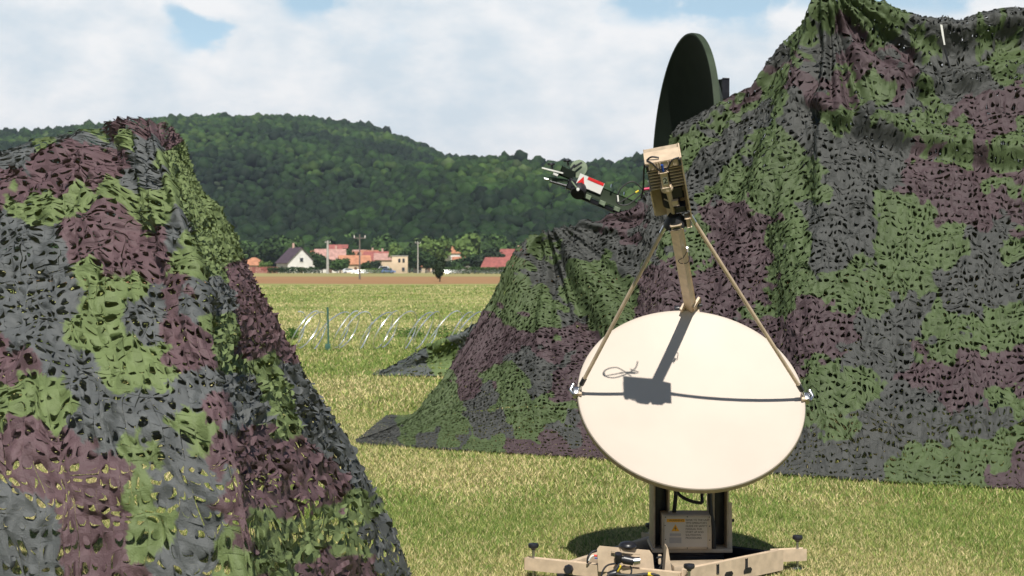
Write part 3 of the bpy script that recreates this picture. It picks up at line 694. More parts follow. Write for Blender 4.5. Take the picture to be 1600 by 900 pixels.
    alpha = np.clip(np.abs(r.normal(size=nc) * .5 + .72), .2, 2.5)[:, None] * flapgain
    curl = r.uniform(-.6, 1.0, nc)[:, None]
    sfull = s_ / (1.45 * rad[:, None]); ang2 = alpha + curl * sfull
    dxh = s_ * (np.cos(ang2) - 1)                       # pull back towards the hinge
    fx = inx + (-hx) * dxh; fy = iny + (-hy) * dxh; fh = s_ * np.sin(ang2)
    side = np.where(r.random(nc) < .82, 1, -1)[:, None]; fh = fh * side * 1.0
    # flap mid-line ring for curl
    mx_ = cx0[:, None] + lx * .5; my_ = cy0[:, None] + ly * .5
    s2 = np.clip(along * .5 - hingepos, 0, None) * rad[:, None]; a2 = alpha * 1.0 + curl * s2 / (1.45 * rad[:, None]) * .5
    d2 = s2 * (np.cos(a2) - 1); mfx = mx_ - hx * d2; mfy = my_ - hy * d2; mfh = s2 * np.sin(a2) * side
    s3 = -hingepos * rad; a3 = alpha[:, 0]; cfx = cx0 - hx[:, 0] * s3 * (np.cos(a3) - 1); cfy = cy0 - hy[:, 0] * s3 * (np.cos(a3) - 1); cfh = s3 * np.sin(a3) * side[:, 0]
    # mid ring of the sheet (raised pucker)
    ox = np.repeat(sq[None, :, 0], nc, 0); oy = np.repeat(sq[None, :, 1], nc, 0)
    rx = (ox + inx) / 2; ry = (oy + iny) / 2; rh = inh * .35 + r.normal(size=(nc, K)) * .035
    A = np.concatenate([ox, rx, inx, fx, mfx, cfx[:, None]], 1) + I[:, None]; B = np.concatenate([oy, ry, iny, fy, mfy, cfy[:, None]], 1) + J[:, None]
    H = np.concatenate([0 * ox, rh, inh, fh + inh * .3, mfh, cfh[:, None]], 1) * cellsz
    # boundary pucker shared by neighbours
    H += (vn(A * 1.3 + 9, B * 1.3, 5 + seed) - .5) * wr * 1.6 + (vn(A * .55, B * .55, 8 + seed) - .5) * wr * 2.6 + (fbm(A * .13, B * .10, 12 + seed, 3) - .5) * wr * big
    A2 = A + (vn(A * .45, B * .45, 21) - .5) * 1.5; B2 = B + (vn(A * .45, B * .45, 22) - .5) * 1.5
    A2 = np.clip(A2, 0, nu); B2 = np.clip(B2, 0, nv)
    U, W = mapu(A2), mapv(B2)
    P0 = sf.ev(U, W); e_ = .02
    du = sf.ev(np.minimum(U + e_, sf.nc - 1), W) - sf.ev(np.maximum(U - e_, 0), W); dv = sf.ev(U, np.minimum(W + e_, sf.nr - 1)) - sf.ev(U, np.maximum(W - e_, 0))
    nr_ = np.cross(dv, du); ln = np.linalg.norm(nr_, axis=-1, keepdims=True); nr_ = nr_ / np.maximum(ln, 1e-9)
    # limit flap height where the net is gathered, keep it thin where it meets the ground
    cw = np.minimum(np.linalg.norm(P0[:, 3] - P0[:, 0], axis=1), np.linalg.norm(P0[:, 9] - P0[:, 0], axis=1))
    H = H * np.clip(cw / cellsz, .42, 1.15)[:, None] * np.clip(P0[..., 2] / .3, .4, 1)
    Q = P0 + nr_ * (H + disp(A, B, P0) * np.clip((P0[..., 2] - .12) / .8, 0, 1))[..., None]
    if ground_clip: Q[..., 2] = np.maximum(Q[..., 2], .006 + .03 * vn(A * 3, B * 3, 2))
    px, py = proj(Q[:, :1]); px2, py2 = proj(P0)
    cls = classify(px2, py2, seeds, npx, 60 + seed)
    base = np.array(pal or [GREY, PLUM, GREEN])[cls]
    shade = r.uniform(.9, 1.1, (nc, 1, 1)); worn = (.88 + .26 * fbm(A * .2, B * .2, 90, 3))[..., None]
    C = base * shade * worn
    T = []; 
    for k in range(K):
        q = (k + 1) % K; T.append((k, q, K + q, K + k)); T.append((K + k, K + q, 2 * K + q, 2 * K + k)); T.append((3 * K + k, 3 * K + q, 4 * K + q, 4 * K + k))
        T.append((4 * K + k, 4 * K + q, 5 * K, 5 * K))
    T = np.array(T); nvp = 5 * K + 1
    F = (T[None] + (np.arange(nc) * nvp)[:, None, None]).reshape(-1, 4)
    tri = F[:, 2] == F[:, 3]
    F4 = F[~tri]; F3 = F[tri][:, :3]
    V = Q.reshape(-1, 3).astype(np.float32); me = bpy.data.meshes.new(name)
    me.vertices.add(len(V)); me.vertices.foreach_set('co', V.ravel())
    loops = np.concatenate([F4.ravel(), F3.ravel()]).astype(np.int32); me.loops.add(len(loops)); me.loops.foreach_set('vertex_index', loops)
    me.polygons.add(len(F4) + len(F3)); ls = np.concatenate([np.arange(len(F4)) * 4, len(F4) * 4 + np.arange(len(F3)) * 3]).astype(np.int32); me.polygons.foreach_set('loop_start', ls)
    me.update(calc_edges=True)
    at = me.color_attributes.new('tint', 'FLOAT_COLOR', 'POINT'); c4 = np.ones((len(V), 4), np.float32); c4[:, :3] = C.reshape(-1, 3); at.data.foreach_set('color', c4.ravel())
    o = link(name, me, netm); tag(o, label, cat, group); print(name, nu, nv, nc)
    return o, sf
netm = tint_mat('net_cloth', .62, .03, .35, bump=.35, bscale=220)
def wpts(rows): return np.array([[Pn(*p) for p in r_] for r_ in rows])

near_cols = [
 [(-520, 360, 8.0), (-470, 440, 6.9), (-450, 530, 6.1), (-440, 620, 5.55), (-430, 710, 5.2), (-430, 880, 5.02), (-430, 1225, 4.92)],
 [(-150, 285, 7.3), (-150, 385, 6.55), (-145, 495, 5.95), (-140, 605, 5.5), (-140, 700, 5.15), (-140, 880, 5.0), (-140, 1228, 4.9)],
 [(-10, 243, 7.0), (-10, 350, 6.35), (0, 465, 5.9), (5, 580, 5.45), (10, 690, 5.12), (20, 880, 4.98), (25, 1230, 4.88)],
 [(90, 212, 6.8), (92, 320, 6.2), (96, 440, 5.85), (110, 565, 5.42), (120, 690, 5.1), (135, 880, 4.96), (145, 1232, 4.87)],
 [(182, 186, 6.45), (190, 300, 6.1), (205, 425, 5.75), (225, 555, 5.38), (245, 690, 5.07), (262, 880, 4.94), (275, 1235, 4.86)],
 [(240, 190, 6.25), (268, 310, 5.85), (292, 435, 5.6), (318, 565, 5.3), (345, 695, 5.05), (378, 880, 4.93), (410, 1238, 4.85)],
 [(258, 202, 6.3), (300, 320, 5.95), (328, 440, 5.72), (352, 570, 5.45), (376, 700, 5.2), (408, 880, 5.1), (445, 1195, 5.12)],
 [(268, 210, 6.42), (318, 330, 6.35), (355, 440, 6.3), (395, 555, 6.3), (435, 675, 6.3), (490, 820, 6.35), (545, 1040, 6.4)],
 [(280, 225, 6.55), (333, 320, 6.72), (380, 408, 6.95), (428, 492, 7.2), (482, 588, 7.5), (545, 705, 7.85), (640, 898, 8.22)],
 [(240, 212, 6.7), (270, 320, 7.3), (310, 410, 7.7), (350, 480, 8.0), (390, 550, 8.15), (440, 640, 8.25), (500, 755, 8.35)],
 [(100, 220, 6.95), (120, 320, 7.6), (140, 400, 8.0), (160, 470, 8.3), (180, 540, 8.4), (200, 620, 8.5), (220, 725, 8.55)],
 [(-150, 292, 7.45), (-130, 360, 8.0), (-120, 430, 8.4), (-110, 490, 8.6), (-100, 550, 8.7), (-90, 620, 8.8), (-80, 720, 8.8)],
]
NG = wpts(near_cols).transpose(1, 0, 2)
near_seeds = [(180,195,1),(230,203,1),(270,213,1),(75,216,2),(153,203,2),(200,216,2),(25,244,0),(100,222,0),(150,218,0),(230,229,0),(217,260,0),(243,285,0),(13,267,1),(77,254,1),(115,236,1),(158,240,1),(50,293,1),(100,285,1),(153,272,1),
 (25,316,2),(77,323,2),(128,318,2),(180,298,2),(217,328,2),(255,313,2),(268,247,2),(280,285,2),(255,336,2),(5,350,0),(25,375,0),(60,392,0),(153,344,1),(190,350,1),(128,375,1),(180,388,1),(243,362,1),(281,362,0),(307,323,2),(300,290,2),
 (30,430,0),(80,450,0),(60,520,0),(100,560,0),(120,600,0),(20,480,0),(180,405,1),(230,410,1),(150,430,2),(200,450,2),(160,480,2),(130,520,2),(180,540,2),(240,560,2),(200,590,2),(260,600,2),(240,500,0),(225,475,0),(280,470,1),(265,510,1),(290,560,1),
 (20,605,2),(60,628,2),(100,628,2),(10,630,2),(20,575,1),(150,640,0),(200,670,0),(240,650,0),(265,690,0),(260,760,0),(30,675,1),(80,700,1),(120,730,1),(60,750,1),(150,790,1),(170,830,1),(130,860,1),(180,745,1),(10,700,1),
 (222,705,2),(225,760,2),(240,810,2),(250,850,2),(300,650,2),(310,690,2),(20,800,0),(50,860,0),(290,760,0),(320,820,0),(285,880,0),(300,740,0),(330,750,0),(320,560,1),(335,640,1),(345,720,1),(360,790,1),(380,850,1),
 (300,420,2),(318,380,2),(335,420,2),(350,840,2),(372,870,2),(345,520,2),(355,560,2),(310,480,0),(290,610,0),
 (370,430,1),(400,470,1),(380,500,1),(430,510,1),(440,540,1),(400,540,1),(405,580,2),(430,610,2),(450,645,2),(382,560,2),(390,640,0),(370,610,0),(470,590,0),(490,640,0),(355,400,2),(345,360,2),
 (400,700,1),(430,740,1),(390,760,1),(480,705,1),(510,770,1),(480,780,1),(530,745,1),(455,675,2),(520,820,2),(545,790,2),(560,850,2),(500,680,0),(555,740,0),(590,850,0),(480,850,2),(420,820,2),(440,870,2),(500,885,1),(560,885,1),(610,880,0)]
for k in range(60): near_seeds.append((rng.uniform(-600, -30), rng.uniform(200, 1200), int(rng.integers(0, 3))))
for k in range(40): near_seeds.append((rng.uniform(-100, 700), rng.uniform(930, 1300), int(rng.integers(0, 3))))
near_folds = [([(230, 215), (262, 330), (300, 470), (330, 620), (360, 800), (380, 950)], .03, 22), ([(150, 200), (205, 300), (215, 380)], -.05, 18), ([(60, 560), (140, 640), (260, 690)], .04, 30),
              ([(380, 560), (410, 700), (460, 880)], -.05, 22), ([(330, 330), (380, 470), (430, 600), (520, 800)], .03, 18)]
make_net('camouflage_net', NG, .041, near_seeds, near_folds, 'near camouflage net draped to a blunt peak at the left edge, closest to the camera', seed=3, npx=16, wr=.014, back_u=8.4, vpow=1.35, flapgain=1.1, pal=[(.088, .094, .094), (.100, .060, .066), (.128, .168, .064)], rays=[(225, 150, 17, .022, 420)])

# far net: per column top point and distance, ground line below
tops = [(556, 688, 14.25), (600, 672, 14.3), (645, 648, 14.35), (682, 608, 14.5), (712, 568, 14.65), (745, 514, 14.8), (778, 458, 14.95), (806, 402, 15.0), (832, 368, 15.0), (880, 354, 14.9), (945, 338, 14.8), (1005, 322, 14.75),
        (1026, 250, 14.9), (1052, 200, 14.95), (1095, 172, 14.9), (1135, 150, 14.85), (1185, 116, 14.75), (1235, 56, 14.6), (1284, -2, 14.45), (1335, -6, 14.4), (1400, 20, 14.4), (1470, 40, 14.4), (1535, 32, 14.4), (1600, 24, 14.4), (1700, 8, 14.3), (1830, 20, 14.3), (1960, 60, 14.3)]
colsF = []
for (px, py, d) in tops:
    pyb = np.interp(px, [556, 700, 830, 920, 1190, 1400, 1600, 1960], [695, 705, 713, 719, 743, 757, 768, 785])
    db = CAMZ * cp / ((pyb - HOR) / FPX) if True else 0
    g0 = Pn(px, pyb, 1.0); dz = g0[2] - CAMZ; db = CAMZ / -dz
    top = Pn(px, py, d); colv = []
    hgt = top[2]
    for s_ in (1.0, .55):   # back side, ground first
        colv.append([top[0] + .1 * s_, d + (2.2 + .2 * hgt) * s_ ** 1.1, max(.02, hgt * (1 - s_) * .9)])
    colv.append([top[0] + .02, d + .35, hgt - .10 - .05 * hgt])
    for s_ in (0, .08, .2, .36, .54, .74, 1.0):
        yy_ = py + (pyb - py) * s_; dd = d + (db - d) * (s_ ** 1.15)
        p = Pn(px, yy_, dd); colv.append(list(p))
    colsF.append(colv)
FG = np.array(colsF).transpose(1, 0, 2)
far_seeds = [(1290,20,2),(1250,66,2),(1244,97,2),(1368,23,2),(1399,39,2),(1321,50,1),(1345,75,1),(1360,89,1),(1391,128,1),(1399,62,1),(1426,93,1),(1387,78,0),(1464,97,0),(1445,128,0),(1329,105,2),(1368,143,2),(1280,70,0),(1310,20,2),(1300,90,0),
 (1213,128,2),(1197,147,2),(1154,167,2),(1135,186,2),(1085,217,2),(1057,229,2),(1244,112,1),(1282,128,1),(1309,136,1),(1200,105,1),(1213,89,0),(1166,186,0),(1135,217,0),(1096,252,0),(1070,180,0),(1150,145,1),
 (1213,194,2),(1220,232,2),(1193,217,2),(1251,264,2),(1166,267,2),(1302,174,2),(1329,186,2),(1259,174,0),(1271,202,0),(1309,232,0),(1348,194,0),(1368,232,0),(1437,155,2),(1461,157,2),(1426,202,2),(1391,198,2),
 (1484,163,1),(1523,163,1),(1569,155,1),(1542,194,1),(1577,182,1),(1546,221,1),(1499,209,2),(1596,194,2),(1596,78,2),(1561,116,2),(1406,171,0),(1484,140,0),(1530,130,0),(1468,260,1),(1523,267,1),(1585,260,1),(1484,244,2),(1577,236,2),
 (1500,60,0),(1540,50,2),(1580,50,0),(1500,100,0),(1420,50,0),(1460,60,2),
 (1230,280,2),(1275,285,2),(1190,310,2),(1130,285,2),(1150,325,1),(1170,350,1),(1140,370,1),(1180,400,1),(1190,450,1),(1150,430,1),(1050,430,1),(1040,450,1),(1110,450,1),(1070,470,1),(1060,300,0),(1010,350,0),(880,370,0),(960,400,0),(900,395,0),(1000,390,0),(1320,280,0),(1400,270,0),(1350,250,0),
 (980,345,1),(850,380,2),(930,415,2),(900,425,2),(960,440,2),(1050,400,2),(1080,380,2),(1210,370,2),(1230,400,2),(1250,440,2),(1210,470,2),(1300,440,2),(1350,430,2),(1390,400,2),(1400,350,2),(1440,350,2),(1400,320,2),(1450,390,2),(1430,440,2),(1380,470,2),(1330,470,2),(1480,370,2),
 (1300,360,0),(1320,390,0),(1350,330,0),(1290,400,0),(1450,300,1),(1480,330,1),(1530,320,1),(1560,310,1),(1580,340,1),(1500,290,1),(1500,430,0),(1550,400,0),(1520,480,0),(1580,450,0),(1420,500,0),(1550,365,0),(1570,290,2),(1592,375,2),
 (1280,510,1),(1250,500,1),(1320,500,1),(1250,540,1),(1300,550,1),(1230,520,1),(1270,560,1),(1460,510,2),(1500,530,2),(1540,510,2),(1580,490,2),(1470,540,2),(1440,575,1),(1480,590,1),(1530,570,1),(1590,560,1),(1520,600,1),
 (1300,620,2),(1340,590,2),(1280,600,2),(1320,660,2),(1360,610,2),(1270,650,2),(1400,620,0),(1390,550,0),(1380,680,0),(1250,700,0),(1300,720,0),(1450,650,0),(1550,650,0),(1500,690,2),(1560,700,2),(1430,720,2),(1500,740,2),(1590,680,2),(1390,740,2),(1560,620,2),(1595,710,1),(1350,740,0),(1220,740,0),(1360,520,0),(1330,560,0),
 (840,400,0),(860,430,0),(820,470,2),(800,490,2),(850,480,2),(828,410,2),(900,460,2),(930,500,2),(950,490,2),(880,480,0),(900,540,1),(870,565,0),(790,520,1),(750,560,1),(770,540,1),(740,600,1),(870,540,1),(900,580,1),(880,600,1),(910,520,1),(820,520,1),(930,540,1),
 (820,560,0),(760,630,0),(850,590,0),(780,660,0),(700,620,2),(720,640,2),(760,685,2),(800,640,2),(830,670,2),(790,600,2),(850,630,2),(870,650,2),(640,665,2),(680,650,2),(900,640,2),(660,690,0),(700,680,2),(600,685,0),(720,700,0),(870,705,1),(830,700,1),(900,700,1),(920,680,1),(890,670,0),(1000,560,0),(1020,520,1),(1100,560,0),(960,520,2),(1150,700,2),(1180,720,0),(1050,700,0)]
for k in range(60): far_seeds.append((rng.uniform(1630, 2200), rng.uniform(-50, 800), int(rng.integers(0, 3))))
# folds: + is out of the sheet
far_folds = [([(1270, 155), (1320, 178), (1385, 200), (1460, 225), (1600, 236), (1750, 215)], 0.092, 19), ([(1262, 172), (1310, 196), (1385, 222), (1460, 246), (1600, 258), (1750, 240)], -0.084, 13),
             ([(1380, 18), (1470, 42), (1600, 28), (1750, 15)], 0.079, 14), ([(1330, 45), (1400, 70), (1470, 90), (1600, 62), (1750, 50)], -0.129, 29), ([(1400, 120), (1470, 128), (1540, 110), (1600, 88), (1700, 60)], 0.079, 19), ([(1440, 146), (1500, 140), (1560, 122), (1620, 100)], -0.079, 14),
             ([(1288, 0), (1330, 60), (1400, 140), (1440, 175)], 0.059, 17), ([(1300, 30), (1325, 110), (1330, 190)], -0.059, 14), ([(1280, 20), (1235, 120), (1205, 220), (1180, 330)], 0.070, 19), ([(1275, 60), (1262, 150), (1250, 240), (1262, 330)], -0.059, 19), ([(1220, 90), (1150, 180), (1110, 280)], -0.040, 19),
             ([(1040, 235), (1100, 300), (1120, 420), (1150, 560)], -0.050, 31), ([(885, 405), (915, 440), (950, 488), (1000, 560)], 0.099, 22), ([(850, 395), (885, 450), (925, 520), (960, 600)], -0.099, 25), ([(985, 470), (960, 430), (930, 390)], -0.050, 14),
             ([(820, 400), (775, 475), (715, 575), (640, 655), (560, 690)], 0.050, 14), ([(860, 420), (800, 510), (740, 600), (650, 672)], -0.070, 22), ([(1010, 330), (1020, 420), (1030, 520)], 0.050, 29), ([(1190, 330), (1195, 450), (1215, 600)], -0.059, 25), ([(1230, 330), (1250, 470), (1290, 620)], 0.050, 37),
             ([(1340, 220), (1380, 380), (1400, 560), (1430, 740)], -0.050, 42), ([(1470, 250), (1490, 420), (1500, 600)], 0.050, 37), ([(1560, 260), (1580, 450), (1560, 700)], -0.040, 42)]
make_net('camouflage_net', FG, .045, far_seeds, far_folds, 'huge camouflage net rising to a tall peak at the right, behind the tan dish', seed=5, npx=26, wr=.013, big=4.0, back=2.6, rays=[(1290, -30, 23, .05, 360), (850, 330, 19, .03, 260)], pal=[(.052, .054, .050), (.064, .042, .046), (.066, .094, .036)])
# rear corner of another net
rc = [[(583, 586, 22.6), (583, 588, 22.5), (584, 589, 22.4)], [(640, 560, 22.4), (640, 575, 22.3), (640, 590, 22.2)], [(700, 533, 22.2), (700, 562, 22.2), (700, 591, 22.1)], [(748, 512, 22), (750, 552, 22.1), (752, 592, 22.05)],
      [(820, 478, 21.6), (822, 535, 22), (824, 592, 22)], [(900, 440, 21.4), (900, 520, 21.8), (900, 592, 22)]]
RG = wpts(rc).transpose(1, 0, 2)
# give it a back side
back = RG[0:1] + np.array([0, .9, 0]); back[..., 2] *= .35
RG = np.concatenate([back, RG], 0)
make_net('camouflage_net', RG, .085, [(620,578,0),(650,570,0),(680,565,2),(700,575,2),(720,560,2),(740,545,0),(640,585,0),(745,580,2),(800,550,1),(860,550,0)], [([(583, 586), (650, 556), (748, 513)], .08, 5)],
         'low taut net corner pegged to the grass behind the big net, left side', seed=9, npx=8, wr=.03)
# seam strap added in place of the sky gap at the far net's saddle
sp_ = empty('seam_gap_strip', P(1470, 36, 14.1)); tag(sp_, 'short pale strap added for the sky gap at the dip in the top of the huge net', 'strip')
MB().poly([P(1469, 38, 14.02), P(1472.5, 39, 14.02), P(1475, 56, 14.02), P(1477, 70, 14.02), P(1475, 70, 14.02), P(1472, 56, 14.02)], (0, 1, 0), .01).build('sky_sliver', M['label'], sp_)
MB().tube([P(1476, 76, 14.0), P(1480, 92, 14.0), P(1484, 106, 14.0)], .008, 6).build('seam_line', M['black'], sp_)

# ------------------------------------------------------------------ tan satellite terminal
EL = R(43.5); n_ = Vector((0.02, -math.cos(EL), math.sin(EL))).normalized(); C0 = P(1080, 618, 8.2)
xr = Vector((1, .0, -.022)); xr = (xr - n_ * xr.dot(n_)).normalized(); ur = n_.cross(xr).normalized()
if ur.z < 0: ur = -ur
RD = .605
T = empty('satellite_terminal', (C0.x, 8.25, 0)); tag(T, 'tan satellite dish terminal tilted skyward on a tan base in the grass', 'satellite dish')
prof = [(0, -.075)] + [(RD * f, -.075 * (1 - f * f)) for f in (.15, .3, .45, .6, .7, .8, .9, .96, .99)] + [(RD, .002), (RD + .004, -.004), (RD + .004, -.030)] 
refl = MB().lathe(C0, n_, prof, 128, xd=xr).build('reflector', M['dish_tan'], T)
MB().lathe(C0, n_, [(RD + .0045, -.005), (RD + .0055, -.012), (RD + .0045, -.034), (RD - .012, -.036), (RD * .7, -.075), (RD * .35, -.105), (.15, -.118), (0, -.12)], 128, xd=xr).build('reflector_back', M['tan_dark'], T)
# ribs on the back
mb = MB()
for a in range(0, 360, 60):
    dr = xr * math.cos(R(a)) + ur * math.sin(R(a)); mb.bar(C0 - n_ * .125 + dr * .12, C0 - n_ * .06 + dr * (RD - .05), .02, .05, up=n_)
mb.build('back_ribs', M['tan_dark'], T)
# feed frame
F0 = P(1056, 350, 7.58); ax_ = (F0 - (C0 + Vector((-.02, 0, 0)))).normalized()
ax_ = (ax_ + Vector((-.10, 0, 0))).normalized()
fx_ = Vector((1, 0, 0)); fx_ = (fx_ - ax_ * fx_.dot(ax_)).normalized(); ff = -fx_.cross(ax_).normalized()
if ff.y > 0: ff = -ff          # faces the camera and down
def FP(a, b, c_): return F0 + fx_ * a + ff * b + ax_ * c_     # right, towards camera, up the axis
# boom
bb = C0 + ur * (RD + .02) + xr * .035 + n_ * .01; bt = FP(.0, -.06, .05)
MB().bar(bb, bt + (bt - bb).normalized() * .12, .042, .045, up=n_, bev=.005).build('boom', M['tan'], T)
bd_ = (bt - bb).normalized()
br = MB(); s1 = bd_.cross(ff).normalized()
for sg in (-1, 1): br.bar(bb - bd_ * .05 + s1 * .034 * sg, bb + bd_ * .055 + s1 * .034 * sg, .009, .07, up=n_, bev=.002)
br.box(bb - bd_ * .03, s1, bd_, s1.cross(bd_), .085, .03, .07, .003); br.build('boom_bracket', M['tan'], T)
MB().tube([bb - s1 * .075 + n_ * .01 - bd_ * .01, bb + s1 * .065 + n_ * .01 - bd_ * .01], .010, 10).build('clamp_pin', M['black'], T)
MB().lathe(bb - s1 * .08 + n_ * .01 - bd_ * .01, s1, [(0, -.012), (.018, -.012), (.02, 0), (.018, .016), (0, .016)], 16).build('clamp_knob', M['black'], T)
# struts
for sg, tx in ((-1, -.045), (1, .072)):
    a = C0 + xr * sg * (RD - .002) + n_ * .028; b = FP(tx, -.02, .0)
    if sg > 0: b = FP(tx, -.02, .035)
    d_ = (b - a).normalized(); st = MB().tube([a + d_ * .075, a.lerp(b, .5), b], .0105, 12).build('strut', M['tan'], T)
    MB().tube([a + d_ * .035, a + d_ * .08], .0135, 12).build('end_sleeve', M['black'], st)
    MB().tube([a - n_ * .01, a + d_ * .04], .009, 10).build('end_rod', M['steel'], st)
    MB().tube([b - d_ * .06, b - d_ * .015], .012, 12).build('top_ferrule', M['steel'], st)
    cl = MB(); o_ = C0 + xr * sg * (RD + .012)
    cl.box(o_, xr, ur, n_, .03, .045, .05, .004).tube([o_ + xr * sg * .012 - ur * .03 + n_ * .02, o_ + xr * sg * .03 + n_ * .02, o_ + xr * sg * .014 + ur * .035 + n_ * .03], .009, 10)
    cl.build('rim_latch', M['steel'], T)
    MB().box(C0 + xr * sg * (RD - .004) + n_ * .012, xr, ur, n_, .03, .05, .02, .004).build('rim_lug', M['tan'], T)
# feed head: upper housing with fins, side cheeks, OMT, horn
fh = MB(); fh.box(FP(-.008, -.045, .31), fx_, ff, ax_, .158, .09, .17, .004); fh.build('amplifier_housing', M['tan_dark'], T)
for (a0, wd_) in ((-.058, .052), (.046, .060)):
    ff_o = MB()
    for k in range(9): ff_o.box(FP(a0, .020, .236 + k * .0170), fx_, ff, ax_, wd_, .016, .0045)
    ff_o.build('heat_sink', M['tan'], T)
MB().box(FP(-.008, .0085, .30), fx_, ff, ax_, .150, .012, .15, .001).build('fin_shade_plate', M['black'], T)  # black sheet paints in the shade of the gaps between the fins
ck = MB(); ck.poly([FP(.078, -.09, .01), FP(.078, .035, .03), FP(.078, .045, .40), FP(.078, -.09, .40)], fx_, .007)
ck.poly([FP(-.094, -.09, .06), FP(-.094, .0, .07), FP(-.094, .012, .22), FP(-.094, -.09, .22)], fx_, .007)
ck.box(FP(-.006, -.088, .16), fx_, ff, ax_, .17, .006, .30, .001); ck.build('side_cheeks', M['tan'], T)
tp = MB(); tp.box(FP(-.006, -.002, .398), fx_, ff, ax_, .168, .098, .006, .002); tp.box(FP(-.006, .047, .380), fx_, ff, ax_, .168, .005, .035, .001); tp.build('top_cover', M['tan'], T)
for a in (-.045, -.033, -.021, .018, .030, .042): MB().tube([FP(a, .052, .395), FP(a, .056, .372)], .0035, 8).build('cover_screw', M['tan_dark'], T)
lw = MB(); lw.box(FP(-.012, .048, .305), fx_, ff, ax_, .036, .040, .085, .006); lw.tube([FP(-.012, .045, .262), FP(-.01, .045, .240)], [.028, .030], 20); lw.build('receiver_block', M['tan'], T)
MB().box(FP(-.010, .0695, .300), fx_, ff, ax_, .022, .0015, .040).build('number_plate', M['label'], T)
text('number', '2', FP(-.010, .0712, .300), fx_, ax_ if fx_.cross(ax_).dot(ff) > 0 else ax_, .042, M['ink'], T, align='CENTER', bold=.0006)
om = MB(); om.tube([FP(-.01, .03, .24), FP(-.01, .028, .225)], .030, 20); om.tube([FP(-.006, .02, .225), FP(-.002, .012, .12), FP(0, .0, .07)], [.013, .012, .013], 14)
om.box(FP(.015, .015, .14), fx_, ff, ax_, .03, .03, .03, .004); om.build('waveguide', M['tan'], T)
bk = MB(); bk.tube([FP(.0, -.035, .24), FP(.0, -.035, .10)], .045, 20); bk.box(FP(.03, -.01, .19), fx_, ff, ax_, .06, .05, .06, .006); bk.box(FP(.035, .01, .10), fx_, ff, ax_, .05, .04, .035, .005); bk.build('filter_block', M['black'], T)
MB().lathe(F0, ax_, [(0, .055), (.030, .055), (.040, .04), (.058, .012), (.060, 0), (.054, -.004), (.03, .02), (0, .03)], 28).build('feed_horn', M['rubber'], T)
MB().box(FP(.0, .045, .015), fx_, ff, ax_, .05, .02, .022, .004).build('horn_clamp', M['tan_dark'], T)
MB().box(FP(.062, .02, .02), fx_, ff, ax_, .018, .04, .05, .005).build('strut_anchor', M['tan'], T)
def cable(pts, r_, m_, name='cable', sub=8, parent=T):
    pts = [Vector(p) for p in pts]; q = [pts[0]] + pts + [pts[-1]]; out = []
    for i in range(1, len(q) - 2):
        for k in range(sub): out.append(cr1([q[i - 1], q[i], q[i + 1], q[i + 2]], k / sub))
    out.append(q[-1]); return MB().tube(out, r_, 8).build(name, m_, parent)
cable([FP(.074, .046, .402), FP(.040, .056, .400), FP(.012, .062, .365), FP(-.012, .066, .352), FP(-.036, .062, .370), FP(-.058, .054, .404), FP(-.080, .03, .406)], .0035, M['rubber'])
MB().tube([FP(-.012, .062, .388), FP(-.012, .064, .352)], .0065, 10).build('connector', M['blue'], T)
cable([FP(-.02, .03, .41), FP(-.06, .02, .415), FP(-.095, .01, .37), FP(-.12, .02, .26), FP(-.14, .02, .20)], .0045, M['rubber'])
for p in (FP(.073, .053, .382), FP(-.083, .053, .375)): MB().box(p, fx_, ff, ax_, .012, .012, .03, .002).build('cable_clip', M['black'], T)
dd = 7.62
cable([P(1012, 306, dd), P(990, 284, dd), P(970, 295, dd), P(964, 316, dd), P(980, 320, dd), P(1000, 305, dd), P(1020, 280, dd), P(1026, 255, dd)], .0035, M['rubber'])
cable([P(966, 318, dd), P(985, 306, dd), P(1000, 297, dd), P(1005, 296, dd), P(1025, 294, dd)], .003, M['rubber'])
MB().tube([P(1004, 296, dd), P(1020, 294, dd)], .007, 10).build('connector', M['pink'], T)
MB().tube([P(993, 301, dd), P(998, 298, dd)], .005, 10).build('cable_tie', M['yellow'], T)
MB().tube([P(965, 305, dd), P(966, 315, dd)], .0045, 10).build('cable_tie', M['label'], T)
MB().tube([P(1012, 283, dd), P(1026, 290, dd)], .0035, 8).build('connector', M['steel'], T)
# small cable loop on the boom
e1 = bb.lerp(bt, .62)
cable([e1 + s1 * .03 + ff * .03, e1 - bd_ * .05 + s1 * .01 + ff * .035, e1 - bd_ * .08 - s1 * .02 + ff * .035, e1 - bd_ * .12 - s1 * .005 + ff * .035, e1 - bd_ * .13 + s1 * .03 + ff * .02, e1 - bd_ * .02 + s1 * .045 + ff * .02], .0022, M['rubber'])
MB().tube([e1 + s1 * .036 + ff * .01 - bd_ * .02, e1 + s1 * .036 + ff * .01 + bd_ * .02], .006, 8).build('connector', M['steel'], T)

# pedestal
ZU = Vector((0, 0, 1)); XU = Vector((1, 0, 0)); YU = Vector((0, 1, 0)); pc = Vector((.968, 8.33, 0))
lx0, rx0 = (1022 - CX) / FPX * 8.22, (1140 - CX) / FPX * 8.22
for (xa, xb, nm) in ((lx0, lx0 + .088, 'yoke_arm'), (rx0 - .086, rx0, 'yoke_arm')):
    xm = (xa + xb) / 2
    ya = MB(); out = xa if xa < .9 else xb
    # C-section: web at back, outer and inner flanges
    ya.box((xa + .005, 8.36, .50), XU, YU, ZU, .010, .26, .76, .003); ya.box((xb - .005, 8.36, .50), XU, YU, ZU, .010, .26, .76, .003)
    ya.box((xm, 8.485, .50), XU, YU, ZU, xb - xa - .02, .010, .74, .002); ya.build(nm, M['tan_dark'], T)  # darker tan puts the dish's shade into the colour of the arms
    MB().box((xm, 8.40, .42), XU, YU, ZU, xb - xa - .022, .14, .56, .004).build('yoke_cover', M['black'], T)
